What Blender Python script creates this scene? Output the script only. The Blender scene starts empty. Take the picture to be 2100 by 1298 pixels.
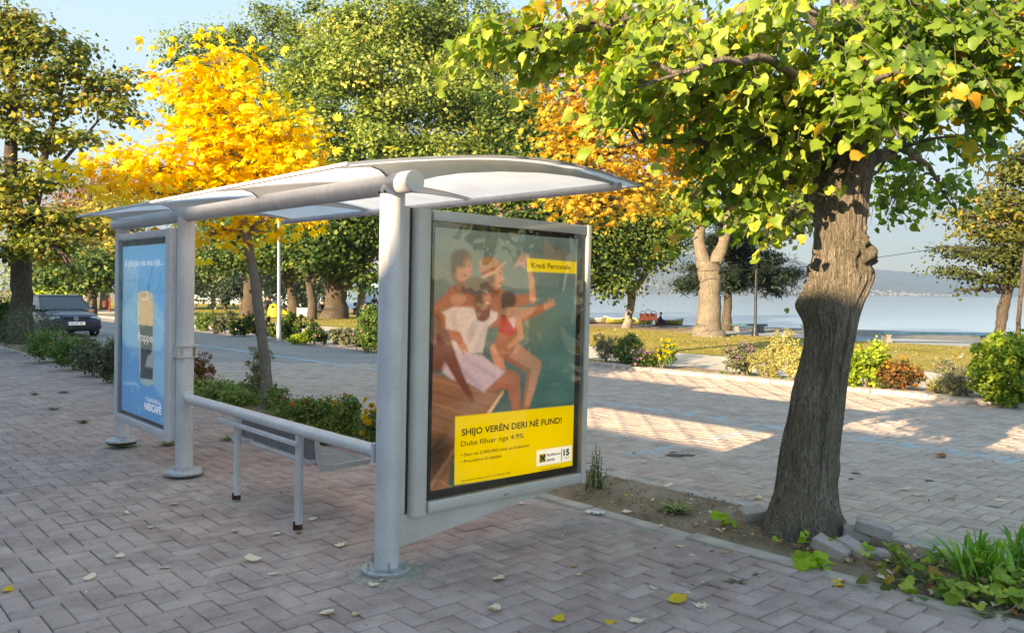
import bpy, bmesh, math, random
import numpy as np
from mathutils import Vector, Matrix, noise as mnoise

# ---------------------------------------------------------------- camera, world, sun
SC = bpy.context.scene
F, PITCH, ROLL, EYE = 1682.6, math.radians(1.715), math.radians(0.5345), 1.6
_fw = Vector((0, math.cos(PITCH), -math.sin(PITCH)))
_u0 = Vector((0, math.sin(PITCH), math.cos(PITCH)))
_r0 = Vector((1, 0, 0))
_ri = math.cos(ROLL) * _r0 + math.sin(ROLL) * _u0
_ui = -math.sin(ROLL) * _r0 + math.cos(ROLL) * _u0
cam = bpy.data.objects.new('camera', bpy.data.cameras.new('camera'))
SC.collection.objects.link(cam)
cam.matrix_world = Matrix(((_ri.x, _ui.x, -_fw.x, 0), (_ri.y, _ui.y, -_fw.y, 0), (_ri.z, _ui.z, -_fw.z, EYE), (0, 0, 0, 1)))
cam.data.sensor_width = 36
cam.data.lens = 36 * F / 2100
cam.data.clip_start, cam.data.clip_end = 0.05, 30000
SC.camera = cam
STREET = 0.7322                      # yaw of the street: local x crosses it, local y runs along it
SU = Vector((-math.sin(STREET), math.cos(STREET), 0))
SV = Vector((math.cos(STREET), math.sin(STREET), 0))
_ld = SV + 0.15 * SU                  # horizontal travel of the sunlight
SUN_ELEV = math.atan(0.36 / _ld.length)
_ld.normalize()
LIGHT = Vector((_ld.x * math.cos(SUN_ELEV), _ld.y * math.cos(SUN_ELEV), -math.sin(SUN_ELEV)))
sun = bpy.data.objects.new('sun', bpy.data.lights.new('sun', 'SUN'))
SC.collection.objects.link(sun)
sun.rotation_euler = LIGHT.to_track_quat('-Z', 'Y').to_euler()
sun.data.energy = 2.3
sun.data.angle = math.radians(0.5)
sun.data.color = (1.0, 0.86, 0.68)
W = bpy.data.worlds.new('World')
SC.world = W
W.use_nodes = True
_n = W.node_tree.nodes
_sky = _n.new('ShaderNodeTexSky')
_sky.sky_type = 'NISHITA'
_sky.sun_disc = False
_sky.sun_elevation = SUN_ELEV
_sky.sun_rotation = math.atan2(-LIGHT.x, -LIGHT.y)
_sky.air_density = 1.0
_sky.dust_density = 0.0
_sky.ozone_density = 3.0
_gm = _n.new('ShaderNodeGamma')
_gm.inputs['Gamma'].default_value = 0.42
W.node_tree.links.new(_sky.outputs[0], _gm.inputs[0])
_hs = _n.new('ShaderNodeHueSaturation')
_hs.inputs['Saturation'].default_value = 1.7
_hs.inputs['Hue'].default_value = 0.507
W.node_tree.links.new(_gm.outputs[0], _hs.inputs['Color'])
W.node_tree.links.new(_hs.outputs[0], _n['Background'].inputs['Color'])
_n['Background'].inputs['Strength'].default_value = 0.15
SC.view_settings.view_transform = 'Standard'
SC.view_settings.look = 'None'
SC.view_settings.exposure = 2.62
SC.view_settings.use_white_balance = True
SC.view_settings.white_balance_temperature = 8800
SC.view_settings.gamma = 1
SC.cycles.max_bounces = 8
SC.cycles.diffuse_bounces = 5
SC.cycles.glossy_bounces = 2
SC.cycles.transmission_bounces = 4
SC.cycles.transparent_max_bounces = 8
SC.cycles.volume_bounces = 0
SC.cycles.use_denoising = True

# ---------------------------------------------------------------- helpers
RNG = np.random.default_rng(7)
random.seed(7)
PI = math.pi


def at(px, py, D):
    px, py, D = float(px), float(py), float(D)
    d = ((px - 1050) / F) * _ri - ((py - 649) / F) * _ui + _fw
    return Vector((0, 0, EYE)) + d * (D / d.y)


def gp(px, py, z=0.0):
    px, py, z = float(px), float(py), float(z)
    d = ((px - 1050) / F) * _ri - ((py - 649) / F) * _ui + _fw
    return Vector((0, 0, EYE)) + d * ((z - EYE) / d.z)


def st(u, v, z=0.0):
    u, v = float(u), float(v)
    p = SU * u + SV * v
    return Vector((p.x, p.y, z))


def uv_of(p):
    return p.x * SU.x + p.y * SU.y, p.x * SV.x + p.y * SV.y


def link(o):
    SC.collection.objects.link(o)
    return o


def tag(o, label=None, cat=None, group=None, kind=None):
    if label: o['label'] = label
    if cat: o['category'] = cat
    if group: o['group'] = group
    if kind: o['kind'] = kind
    return o


def thing(name, label, cat, loc=(0, 0, 0), rz=0.0, group=None):
    o = link(bpy.data.objects.new(name, None))
    o.empty_display_size = 0.2
    o.location = loc
    o.rotation_euler = (0, 0, rz)
    return tag(o, label, cat, group)


class MB:
    def __init__(s):
        s.v, s.f, s.n, s.t = [], [], 0, []

    def add(s, verts, faces, tint=None):
        verts = np.asarray(verts, float).reshape(-1, 3)
        s.v.append(verts)
        for f in faces: s.f.append([i + s.n for i in f])
        if tint is not None: s.t.extend([tint] * len(faces))
        s.n += len(verts)
        return s

    def box(s, lo, hi, M=None, bevel=0.0, tint=None):
        bm = bmesh.new()
        bmesh.ops.create_cube(bm, size=1)
        for v in bm.verts:
            v.co = Vector([lo[i] + (v.co[i] + .5) * (hi[i] - lo[i]) for i in range(3)])
        if bevel: bmesh.ops.bevel(bm, geom=bm.edges[:], offset=bevel, segments=2, affect='EDGES', profile=0.5)
        s.bm(bm, M, tint)
        return s

    def bm(s, bm, M=None, tint=None):
        bm.verts.index_update()
        vs = [(M @ v.co) if M else v.co.copy() for v in bm.verts]
        s.add([tuple(v) for v in vs], [[v.index for v in f.verts] for f in bm.faces], tint)
        bm.free()
        return s

    def tube(s, pts, rad, n=12, caps=True, tint=None):
        pts = [Vector(p) for p in pts]
        if not hasattr(rad, '__len__'): rad = [rad] * len(pts)
        vs, fs = [], []
        ref = None
        for i, p in enumerate(pts):
            d = (pts[min(i + 1, len(pts) - 1)] - pts[max(i - 1, 0)]).normalized()
            if ref is None:
                ref = d.orthogonal().normalized()
            ref = (ref - d * ref.dot(d))
            ref = ref.normalized() if ref.length > 1e-6 else d.orthogonal().normalized()
            b = d.cross(ref)
            for k in range(n):
                a = 2 * PI * k / n
                vs.append(tuple(p + rad[i] * (math.cos(a) * ref + math.sin(a) * b)))
        for i in range(len(pts) - 1):
            for k in range(n):
                a, b2 = i * n + k, i * n + (k + 1) % n
                fs.append([a, b2, b2 + n, a + n])
        if caps:
            fs.append(list(range(n))[::-1])
            fs.append([(len(pts) - 1) * n + k for k in range(n)])
        s.add(vs, fs, tint)
        return s

    def lathe(s, prof, n=24, c=(0, 0, 0), tint=None):
        vs, fs = [], []
        for r, z in prof:
            for k in range(n):
                a = 2 * PI * k / n
                vs.append((c[0] + r * math.cos(a), c[1] + r * math.sin(a), c[2] + z))
        for i in range(len(prof) - 1):
            for k in range(n):
                a, b = i * n + k, i * n + (k + 1) % n
                fs.append([a, b, b + n, a + n])
        fs.append(list(range(n))[::-1])
        fs.append([(len(prof) - 1) * n + k for k in range(n)])
        s.add(vs, fs, tint)
        return s

    def ball(s, c, r, sub=2, tint=None, sc=(1, 1, 1)):
        bm = bmesh.new()
        bmesh.ops.create_icosphere(bm, subdivisions=sub, radius=r)
        for v in bm.verts: v.co = Vector((v.co.x * sc[0] + c[0], v.co.y * sc[1] + c[1], v.co.z * sc[2] + c[2]))
        s.bm(bm, None, tint)
        return s

    def prism(s, poly, a, b, axis=0, tint=None):
        """poly in the two other axes, extruded from a to b along axis"""
        def mk(p, t):
            q = list(p)
            q.insert(axis, t)
            return q
        n = len(poly)
        vs = [mk(p, a) for p in poly] + [mk(p, b) for p in poly]
        fs = [list(range(n))[::-1], list(range(n, 2 * n))] + [[i, (i + 1) % n, (i + 1) % n + n, i + n] for i in range(n)]
        s.add(vs, fs, tint)
        return s

    def build(s, name, mat, parent=None, smooth=None, loc=None):
        me = bpy.data.meshes.new(name)
        v = np.concatenate(s.v) if s.v else np.zeros((0, 3))
        me.from_pydata(v.tolist(), [], s.f)
        if len(s.t) == len(s.f) and s.t:
            a = me.attributes.new('tint', 'FLOAT', 'FACE')
            a.data.foreach_set('value', np.array(s.t, np.float32))
        if mat:
            me.materials.append(mat)
        if smooth is not None:
            me.polygons.foreach_set('use_smooth', [True] * len(me.polygons))
            if smooth < 180: me.set_sharp_from_angle(angle=math.radians(smooth))
        me.update()
        o = link(bpy.data.objects.new(name, me))
        if parent: o.parent = parent
        if loc is not None: o.location = loc
        return o


def quads(name, V, tint, mat, parent=None, per=4, faces=None):
    """V: (n, k, 3) vertices of n equal pieces; faces: faces of one piece (default one quad)"""
    n, k = V.shape[0], V.shape[1]
    faces = faces or [[0, 1, 2, 3]]
    me = bpy.data.meshes.new(name)
    me.vertices.add(n * k)
    me.vertices.foreach_set('co', V.reshape(-1).astype(np.float32))
    loops, starts, c = [], [], 0
    fl = [i for f in faces for i in f]
    L = len(fl)
    allL = (np.arange(n)[:, None] * k + np.array(fl)[None, :]).reshape(-1)
    sizes = np.array([len(f) for f in faces])
    st0 = np.concatenate([[0], np.cumsum(sizes)[:-1]])
    starts = (np.arange(n)[:, None] * L + st0[None, :]).reshape(-1)
    me.loops.add(n * L)
    me.polygons.add(n * len(faces))
    me.loops.foreach_set('vertex_index', allL.astype(np.int32))
    me.polygons.foreach_set('loop_start', starts.astype(np.int32))
    me.update(calc_edges=True)
    a = me.attributes.new('tint', 'FLOAT', 'FACE')
    a.data.foreach_set('value', np.repeat(np.asarray(tint, np.float32), len(faces)))
    me.materials.append(mat)
    o = link(bpy.data.objects.new(name, me))
    if parent: o.parent = parent
    return o


# ---------------------------------------------------------------- materials
class NT:
    def __init__(s, name):
        s.m = bpy.data.materials.new(name)
        s.m.use_nodes = True
        s.t = s.m.node_tree
        s.p = s.t.nodes['Principled BSDF']
        s.out = s.t.nodes['Material Output']

    def n(s, kind, **kw):
        x = s.t.nodes.new('ShaderNode' + kind)
        for k, v in kw.items():
            if k in x.inputs: x.inputs[k].default_value = v
            else: setattr(x, k, v)
        return x

    def l(s, a, b): s.t.links.new(a, b)

    def coord(s, scale=(1, 1, 1), kind='Object'):
        c = s.n('TexCoord')
        m = s.n('Mapping')
        m.inputs['Scale'].default_value = scale
        s.l(c.outputs[kind], m.inputs[0])
        return m.outputs[0]

    def noise(s, vec, scale, detail=4, rough=.55, dist=0):
        x = s.n('TexNoise')
        x.inputs['Scale'].default_value = scale
        x.inputs['Detail'].default_value = detail
        x.inputs['Roughness'].default_value = rough
        x.inputs['Distortion'].default_value = dist
        s.l(vec, x.inputs['Vector'])
        return x.outputs[0]

    def ramp(s, fac, stops):
        r = s.n('ValToRGB')
        e = r.color_ramp.elements
        while len(e) < len(stops): e.new(0.5)
        for i, (p, c) in enumerate(stops):
            e[i].position = p
            e[i].color = (*c, 1) if not isinstance(c, (int, float)) else (c, c, c, 1)
        s.l(fac, r.inputs[0])
        return r.outputs[0]

    def mix(s, fac, a, b, mode='MIX'):
        x = s.n('Mix', data_type='RGBA', blend_type=mode)
        for i, v in ((0, fac), (6, a), (7, b)):
            if isinstance(v, (int, float)): x.inputs[i].default_value = v
            elif isinstance(v, tuple): x.inputs[i].default_value = (*v, 1)
            else: s.l(v, x.inputs[i])
        return x.outputs[2]

    def bump(s, h, strength=.3, dist=.01):
        b = s.n('Bump')
        b.inputs['Strength'].default_value = strength
        b.inputs['Distance'].default_value = dist
        s.l(h, b.inputs['Height'])
        s.l(b.outputs[0], s.p.inputs['Normal'])

    def base(s, c): s.l(c, s.p.inputs['Base Color'])

    def attr(s, name='tint'):
        return s.n('Attribute', attribute_name=name).outputs['Fac']


def simple(name, col, rough=.6, metal=0, nscale=8, amt=.25, bump=.15, bd=.004, spec=.5, stretch=(1, 1, 1)):
    m = NT(name)
    v = m.coord(stretch)
    n = m.noise(v, nscale, 6)
    c = m.ramp(n, [(.3, tuple(x * (1 - amt) for x in col)), (.7, tuple(min(1, x * (1 + amt * .6)) for x in col))])
    m.base(c)
    m.p.inputs['Roughness'].default_value = rough
    m.p.inputs['Metallic'].default_value = metal
    m.p.inputs['Specular IOR Level'].default_value = spec
    if bump: m.bump(m.noise(v, nscale * 4, 5), bump, bd)
    return m.m


def leafmat(name, stops, trans=.38, rough=.55, spec=.3):
    m = NT(name)
    c = m.ramp(m.attr(), stops)
    v = m.coord()
    c = m.mix(m.ramp(m.noise(v, 14, 3), [(.35, .0), (.75, .35)]), c, (.03, .05, .012), 'MIX') if False else c
    m.base(c)
    m.p.inputs['Roughness'].default_value = rough
    m.p.inputs['Specular IOR Level'].default_value = spec
    t = m.n('BsdfTranslucent')
    hs = m.n('HueSaturation')
    hs.inputs['Saturation'].default_value = 1.1
    hs.inputs['Value'].default_value = 1.25
    m.l(c, hs.inputs['Color'])
    m.l(hs.outputs[0], t.inputs['Color'])
    mx = m.n('MixShader')
    mx.inputs[0].default_value = trans
    m.l(m.p.outputs[0], mx.inputs[1])
    m.l(t.outputs[0], mx.inputs[2])
    m.l(mx.outputs[0], m.out.inputs[0])
    return m.m


def barkmat(name, c1, c2, scale=1.0, moss=None, bd=.02):
    m = NT(name)
    v = m.coord((scale, scale, scale * .09))
    n1 = m.noise(v, 44, 7, .7, 1.2)
    n2 = m.noise(m.coord((scale, scale, scale * .35)), 60, 6, .75, .5)
    rg_ = m.ramp(m.noise(v, 62, 4, .6, 1.6), [(.38, 0.), (.5, 1.), (.62, .25)])
    h = m.mix(.45, m.mix(.5, n1, n2), rg_)
    c = m.ramp(h, [(.22, tuple(x * .45 for x in c1)), (.42, c1), (.72, c2)])
    big = m.noise(m.coord(), 3.0 * scale, 5, .65)
    c = m.mix(m.ramp(big, [(.42, 0.), (.7, .6)]), c, moss or tuple(x * .75 for x in c1))
    m.base(c)
    m.p.inputs['Roughness'].default_value = .95
    m.p.inputs['Specular IOR Level'].default_value = .12
    m.bump(h, 1.0, bd)
    return m.m


M = {}
# paving: tint = per-brick random, paint = blue paint
def paving(name, lo, hi, dust, dustamt):
    m = NT(name)
    a = m.attr()
    c = m.ramp(a, [(0, lo), (.5, tuple((x + y) / 2 for x, y in zip(lo, hi))), (.85, hi), (1, tuple(x * .72 for x in lo))])
    v = m.coord()
    big = m.noise(v, .55, 5, .6)
    c = m.mix(m.ramp(big, [(.42, 0.), (.72, dustamt)]), c, dust)
    mid = m.noise(v, 3.2, 5, .65, .4)
    c = m.mix(m.ramp(mid, [(.36, .65), (.56, 0.)]), c, tuple(x * .55 for x in lo))
    spots = m.noise(v, 21, 3, .6)
    c = m.mix(m.ramp(spots, [(.66, 0.), (.72, .6)]), c, tuple(x * .35 for x in lo))
    lime = m.noise(v, 1.3, 6, .75, 1.0)
    c = m.mix(m.ramp(lime, [(.58, 0.), (.74, .5)]), c, (.60, .56, .50))
    grain = m.noise(v, 160, 3, .7)
    c = m.mix(.35, c, m.ramp(grain, [(.3, tuple(x * .55 for x in lo)), (.75, tuple(min(1, x * 1.5) for x in hi))]))
    p = m.n('Attribute', attribute_name='paint').outputs['Fac']
    wear = m.ramp(m.noise(v, 7, 5, .7), [(.36, .15), (.6, .85)])
    pm = m.n('Math', operation='MULTIPLY')
    m.l(p, pm.inputs[0]); m.l(wear, pm.inputs[1])
    c = m.mix(pm.outputs[0], c, (.36, .50, .54))
    m.base(c)
    m.p.inputs['Roughness'].default_value = .85
    m.p.inputs['Specular IOR Level'].default_value = .25
    m.bump(m.noise(v, 90, 5, .7), .5, .003)
    return m.m
M['walk'] = paving('sidewalk_brick', (.31, .215, .195), (.51, .39, .36), (.56, .46, .36), .55)
M['roadbrick'] = paving('road_brick', (.44, .315, .255), (.60, .47, .39), (.60, .50, .40), .5)
M['joint'] = simple('joint_sand', (.06, .05, .045), .95, 0, 3, .5, .4, .004)
M['sheetwalk'] = simple('far_brick', (.26, .215, .21), .9, 0, 1.2, .2, .3, .004)
M['sheetroad'] = simple('far_road_brick', (.33, .285, .265), .9, 0, 1.2, .2, .3, .004)

def soil():
    m = NT('soil')
    v = m.coord()
    n = m.noise(v, 2.2, 6, .65)
    c = m.ramp(n, [(.3, (.15, .10, .065)), (.5, (.29, .215, .145)), (.72, (.42, .33, .24))])
    c = m.mix(m.ramp(m.noise(v, 60, 4, .7), [(.45, 0.), (.7, .6)]), c, (.36, .27, .17))
    m.base(c)
    m.p.inputs['Roughness'].default_value = .95
    m.p.inputs['Specular IOR Level'].default_value = .1
    m.bump(m.noise(v, 45, 6, .75), .9, .02)
    return m.m
M['soil'] = soil()

def lawn():
    m = NT('lawn')
    v = m.coord()
    n = m.noise(v, .35, 6, .7)
    c = m.ramp(n, [(.32, (.20, .21, .04)), (.48, (.36, .31, .07)), (.6, (.44, .36, .12)), (.75, (.27, .27, .05))])
    c = m.mix(m.ramp(m.noise(v, 9, 5, .8), [(.4, 0.), (.7, .7)]), c, (.34, .22, .07))
    m.base(c)
    m.p.inputs['Roughness'].default_value = .95
    m.p.inputs['Specular IOR Level'].default_value = .1
    m.bump(m.noise(v, 12, 6, .8), 1, .08)
    return m.m
M['lawn'] = lawn()
M['concrete'] = simple('kerb_concrete', (.46, .39, .34), .9, 0, 5, .3, .4, .006)
M['path'] = simple('park_path', (.50, .45, .38), .9, 0, .8, .25, .3, .01)
M['prom'] = simple('promenade', (.33, .35, .38), .85, 0, .5, .2, .2, .01)
M['gravel'] = simple('shore_gravel', (.20, .195, .18), .95, 0, 3, .4, .8, .05)
M['cement'] = simple('cement_patch', (.36, .325, .28), .95, 0, 14, .35, .7, .012)

def metal():
    m = NT('grey_metal')
    v = m.coord()
    c = m.ramp(m.noise(v, 2.5, 6, .6), [(.3, (.49, .48, .51)), (.7, (.64, .625, .655))])
    v2 = m.coord((9, 9, .8))
    c = m.mix(m.ramp(m.noise(v2, 2.2, 5, .7), [(.5, 0.), (.78, .35)]), c, (.30, .28, .25))
    c = m.mix(m.ramp(m.noise(v, 45, 4, .75), [(.60, 0.), (.70, .5)]), c, (.22, .18, .14))
    c = m.mix(m.ramp(m.noise(v, 9, 6, .8, .5), [(.55, 0.), (.66, .3)]), c, (.74, .74, .72))
    m.base(c)
    m.p.inputs['Metallic'].default_value = .1
    m.p.inputs['Roughness'].default_value = .42
    m.bump(m.noise(v, 70, 4, .6), .12, .002)
    return m.m
M['metal'] = metal()

def metal2():
    m = NT('aged_frame_metal')
    v = m.coord()
    c = m.ramp(m.noise(v, 3, 6, .6), [(.3, (.48, .46, .44)), (.7, (.60, .58, .555))])
    c = m.mix(m.ramp(m.noise(v, 26, 6, .75), [(.58, 0.), (.75, .45)]), c, (.26, .235, .20))
    m.base(c)
    m.p.inputs['Metallic'].default_value = .2
    m.p.inputs['Roughness'].default_value = .5
    m.bump(m.noise(v, 50, 4, .6), .12, .002)
    return m.m
M['frame'] = metal2()
M['galv'] = simple('galvanised_base', (.42, .43, .44), .45, .55, 30, .3, .2, .003)
M['dark'] = simple('black_trim', (.018, .019, .022), .45, 0, 6, .2, .05)
M['rubber'] = simple('black_rubber', (.025, .025, .025), .8, 0, 6, .2, .1)
M['rust'] = simple('rusty_iron', (.07, .035, .02), .85, .2, 40, .5, .6, .004)

def sheet():
    m = NT('frosted_roof_sheet')
    v = m.coord((1, 1, 1))
    c = m.ramp(m.noise(v, 2.0, 6, .65, .3), [(.3, (.80, .80, .81)), (.7, (.90, .90, .90))])
    m.base(c)
    m.p.inputs['Roughness'].default_value = .35
    t = m.n('BsdfTranslucent')
    m.l(c, t.inputs['Color'])
    mx = m.n('MixShader')
    mx.inputs[0].default_value = .85
    m.l(m.p.outputs[0], mx.inputs[1]); m.l(t.outputs[0], mx.inputs[2]); m.l(mx.outputs[0], m.out.inputs[0])
    return m.m
M['sheet'] = sheet()

def glassmat(name, fac=.10, tint=(1, 1, 1), wob=.25):
    m = NT(name)
    t = m.n('BsdfTransparent')
    t.inputs['Color'].default_value = (*tint, 1)
    g = m.n('BsdfGlossy')
    g.inputs['Roughness'].default_value = .04
    g.inputs['Color'].default_value = (.9, .9, .9, 1)
    b = m.n('Bump')
    b.inputs['Strength'].default_value = wob
    b.inputs['Distance'].default_value = .05
    m.l(m.noise(m.coord(), 2.2, 2, .5, .8), b.inputs['Height'])
    m.l(b.outputs[0], g.inputs['Normal'])
    fr = m.n('Fresnel')
    fr.inputs['IOR'].default_value = 1.45
    ad = m.n('Math', operation='ADD')
    ad.inputs[1].default_value = fac
    m.l(fr.outputs[0], ad.inputs[0])
    mx = m.n('MixShader')
    m.l(ad.outputs[0], mx.inputs[0]); m.l(t.outputs[0], mx.inputs[1]); m.l(g.outputs[0], mx.inputs[2])
    m.l(mx.outputs[0], m.out.inputs[0])
    return m.m
M['glass'] = glassmat('display_glass', .035)
M['carglass'] = glassmat('car_glass', .12, (.10, .12, .13), 0)

def flat(name, col, rough=.5, metal=0, emit=0):
    m = NT(name)
    m.p.inputs['Base Color'].default_value = (*col, 1)
    m.p.inputs['Roughness'].default_value = rough
    m.p.inputs['Metallic'].default_value = metal
    return m.m
M['white'] = simple('white_paint', (.72, .72, .70), .6, 0, 3, .12, .05)
M['printblack'] = flat('print_black', (.025, .022, .02), .5)
M['printwhite'] = flat('print_white', (.85, .86, .88), .5)
M['printyellow'] = simple('print_yellow', (.80, .60, .01), .5, 0, 2, .08, 0)
M['printwhite'].node_tree.nodes['Principled BSDF'].inputs['Emission Color'].default_value = (.85, .86, .88, 1)
M['printwhite'].node_tree.nodes['Principled BSDF'].inputs['Emission Strength'].default_value = .07  # glow added to brighten the white print

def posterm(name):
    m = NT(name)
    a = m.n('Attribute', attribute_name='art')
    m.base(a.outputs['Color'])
    m.l(a.outputs['Color'], m.p.inputs['Emission Color'])      # glow added to brighten the prints, as if backlit
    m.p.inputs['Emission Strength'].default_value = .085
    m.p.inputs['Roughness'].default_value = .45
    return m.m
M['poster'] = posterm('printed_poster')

M['bark_main'] = barkmat('linden_bark', (.22, .175, .135), (.50, .43, .35), 1.0, (.16, .15, .10), .04)
M['bark_dark'] = barkmat('dark_bark', (.08, .062, .05), (.18, .145, .115), .6)
M['bark_grey'] = barkmat('grey_bark', (.22, .185, .15), (.42, .37, .31), .5)
M['bark_pale'] = barkmat('plane_bark', (.17, .14, .11), (.34, .29, .23), .5, (.17, .135, .10))
M['bark_young'] = barkmat('young_bark', (.30, .25, .21), (.46, .41, .36), 2.5)

M['leaf_main'] = leafmat('linden_leaves', [(0, (.04, .09, .016)), (.3, (.11, .20, .025)), (.6, (.25, .36, .045)), (.80, (.42, .48, .08)), (.88, (.55, .42, .04)), (.95, (.62, .30, .03)), (1, (.45, .27, .15))], .42, .45, .45)
M['leaf_yellow'] = leafmat('chestnut_yellow', [(0, (.55, .24, .015)), (.18, (.78, .44, .02)), (.45, (.88, .62, .03)), (.85, (.90, .72, .05)), (1, (.60, .64, .08))], .42)
M['leaf_orange'] = leafmat('chestnut_orange', [(0, (.34, .16, .03)), (.3, (.58, .31, .035)), (.6, (.70, .44, .05)), (.85, (.62, .50, .09)), (1, (.28, .34, .06))], .38)
M['leaf_olive'] = leafmat('olive_green', [(0, (.03, .065, .014)), (.35, (.10, .16, .03)), (.62, (.27, .34, .06)), (.9, (.50, .53, .16)), (1, (.52, .38, .06))], .35)
M['leaf_dark'] = leafmat('deep_green', [(0, (.016, .042, .012)), (.5, (.045, .095, .02)), (.85, (.12, .19, .035)), (1, (.26, .28, .05))], .3)
M['leaf_street'] = leafmat('street_tree_leaves', [(0, (.04, .065, .014)), (.4, (.13, .17, .03)), (.65, (.28, .30, .05)), (.88, (.50, .40, .06)), (1, (.46, .24, .06))], .36)
M['leaf_mixed'] = leafmat('turning_green', [(0, (0.046, 0.063, 0.016)), (.4, (0.103, 0.127, 0.025)), (.65, (0.230, 0.218, 0.034)), (.85, (0.460, 0.322, 0.040)), (1, (0.483, 0.230, 0.057))], .36)
M['leaf_far'] = leafmat('far_yellow', [(0, (.18, .15, .05)), (.5, (.42, .36, .07)), (1, (.62, .52, .12))], .35)
M['leaf_willow'] = leafmat('willow_grey_green', [(0, (.12, .15, .07)), (.5, (.22, .26, .12)), (1, (.36, .40, .2))], .35)
M['leaf_pine'] = leafmat('pine_needles', [(0, (.010, .022, .014)), (1, (.04, .065, .03))], .1)
M['leaf_bright'] = leafmat('bright_shrub', [(0, (0.095, 0.162, 0.020)), (.5, (0.270, 0.378, 0.041)), (1, (0.567, 0.621, 0.095))], .35)
M['leaf_shrub'] = leafmat('shrub_green', [(0, (0.051, 0.102, 0.025)), (.6, (0.136, 0.221, 0.051)), (1, (0.306, 0.374, 0.102))], .3)
M['leaf_grey'] = leafmat('grey_shrub', [(0, (0.081, 0.101, 0.054)), (.6, (0.230, 0.243, 0.135)), (1, (0.459, 0.419, 0.243))], .3)
M['leaf_pale'] = leafmat('pale_shrub', [(0, (.20, .20, .06)), (.5, (.42, .40, .14)), (1, (.60, .55, .26))], .35)
M['leaf_rust'] = leafmat('rusty_shrub', [(0, (.05, .05, .02)), (.5, (.14, .10, .03)), (1, (.36, .13, .05))], .3)
M['leaf_blade'] = leafmat('lily_leaves', [(0, (0.072, 0.198, 0.027)), (.6, (0.198, 0.432, 0.054)), (1, (0.450, 0.684, 0.108))], .4, .35, .5)
M['leaf_lime'] = leafmat('lime_sprout', [(0, (0.216, 0.384, 0.024)), (1, (0.504, 0.660, 0.060))], .45)
for k, c in dict(orange=(.70, .26, .02), yellow=(.80, .52, .01), pink=(.62, .32, .42), purple=(.38, .16, .34), red=(.40, .05, .03)).items():
    M['fl_' + k] = leafmat('petals_' + k, [(0, tuple(x * .6 for x in c)), (1, c)], .25)
M['fallen'] = leafmat('dry_leaves', [(0, (.16, .06, .02)), (.25, (.40, .17, .04)), (.5, (.74, .58, .40)), (.8, (.86, .74, .58)), (.86, (.66, .42, .03)), (1, (.72, .50, .04))], .15, .7)

# ---------------------------------------------------------------- ground, roads, water, hills
def sheet(name, pts, z, mat, kind='structure', th=None):
    mb = MB()
    mb.add([(p[0], p[1], z) for p in pts], [list(range(len(pts)))])
    return tag(mb.build(name, mat), kind=kind)


def strip(name, u0, u1, v0, v1, z, mat):
    return sheet(name, [st(u0, v0), st(u0, v1), st(u1, v1), st(u1, v0)][::-1], z, mat)


shore = [(400, -160), (60, 14), (34, 29), (21.5, 35.2), (16.5, 38.4), (10.4, 41.5), (4.2, 45), (-6, 58), (-22, 84), (-70, 170), (-300, 500)]
sheet('ground', shore + [(-900, 500), (-900, -400), (400, -400)], -0.035, M['soil'])
# shore bank sloping down to the water
mb = MB()
n = len(shore)
mb.add([(x, y, -0.036) for x, y in shore] + [(x + 2.2, y + 2.4, -0.75) for x, y in shore], [[i, i + 1, i + 1 + n, i + n] for i in range(n - 1)])
tag(mb.build('shore_bank', M['gravel']), kind='structure')

def watermat():
    m = NT('lake_water')
    m.p.inputs['Base Color'].default_value = (.42, .58, .76, 1)
    m.p.inputs['Roughness'].default_value = .08
    m.p.inputs['Specular IOR Level'].default_value = .6
    v = m.coord((.25, 1, 1))
    m.bump(m.noise(v, .8, 4, .6), .10, .05)
    return m.m
M['water'] = watermat()
sheet('lake_water', [(-6000, 20), (6000, 20), (6000, 7500), (-6000, 7500)], -0.6, M['water'])
tag(bpy.data.objects['lake_water'], kind='structure')

strip('lawn', -40, 120, 18.2, 28.2, -0.004, M['lawn'])
sheet('lawn_by_the_trees', [st(22, 28.2), st(60, 28.2), st(75, 24), (-75, 165), (-26, 84), (-9.5, 58.5)], -0.006, M['lawn'])
strip('park_path', -40, 120, 14.55, 18.2, -0.010, M['path'])
strip('promenade', -40, 21, 28.2, 31.6, -0.012, M['prom'])
sheet('gravel_beach', [st(21, 31.6), st(-40, 31.6), (34, 28.9), (21.4, 35.1), (16.4, 38.3), (10.3, 41.4), (4.1, 44.9)][::-1], -0.016, M['gravel'])
strip('paving_bed', -12, 24, -9, 13.4, -0.012, M['joint'])
XA = lambda v, y: (v - SV.y * y) / SV.x
def far_sheet(name, v0, v1, z, mat, y=16.3, ue=140):
    a, b = st(ue, v0), st(ue, v1)
    sheet(name, [(XA(v0, y), y), (XA(v1, y), y), (b.x, b.y), (a.x, a.y)], z, mat)
far_sheet('far_sidewalk', -9, 4.5, -0.003, M['sheetwalk'])
far_sheet('far_road', 5.4, 13.3, -0.003, M['sheetroad'])

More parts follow.
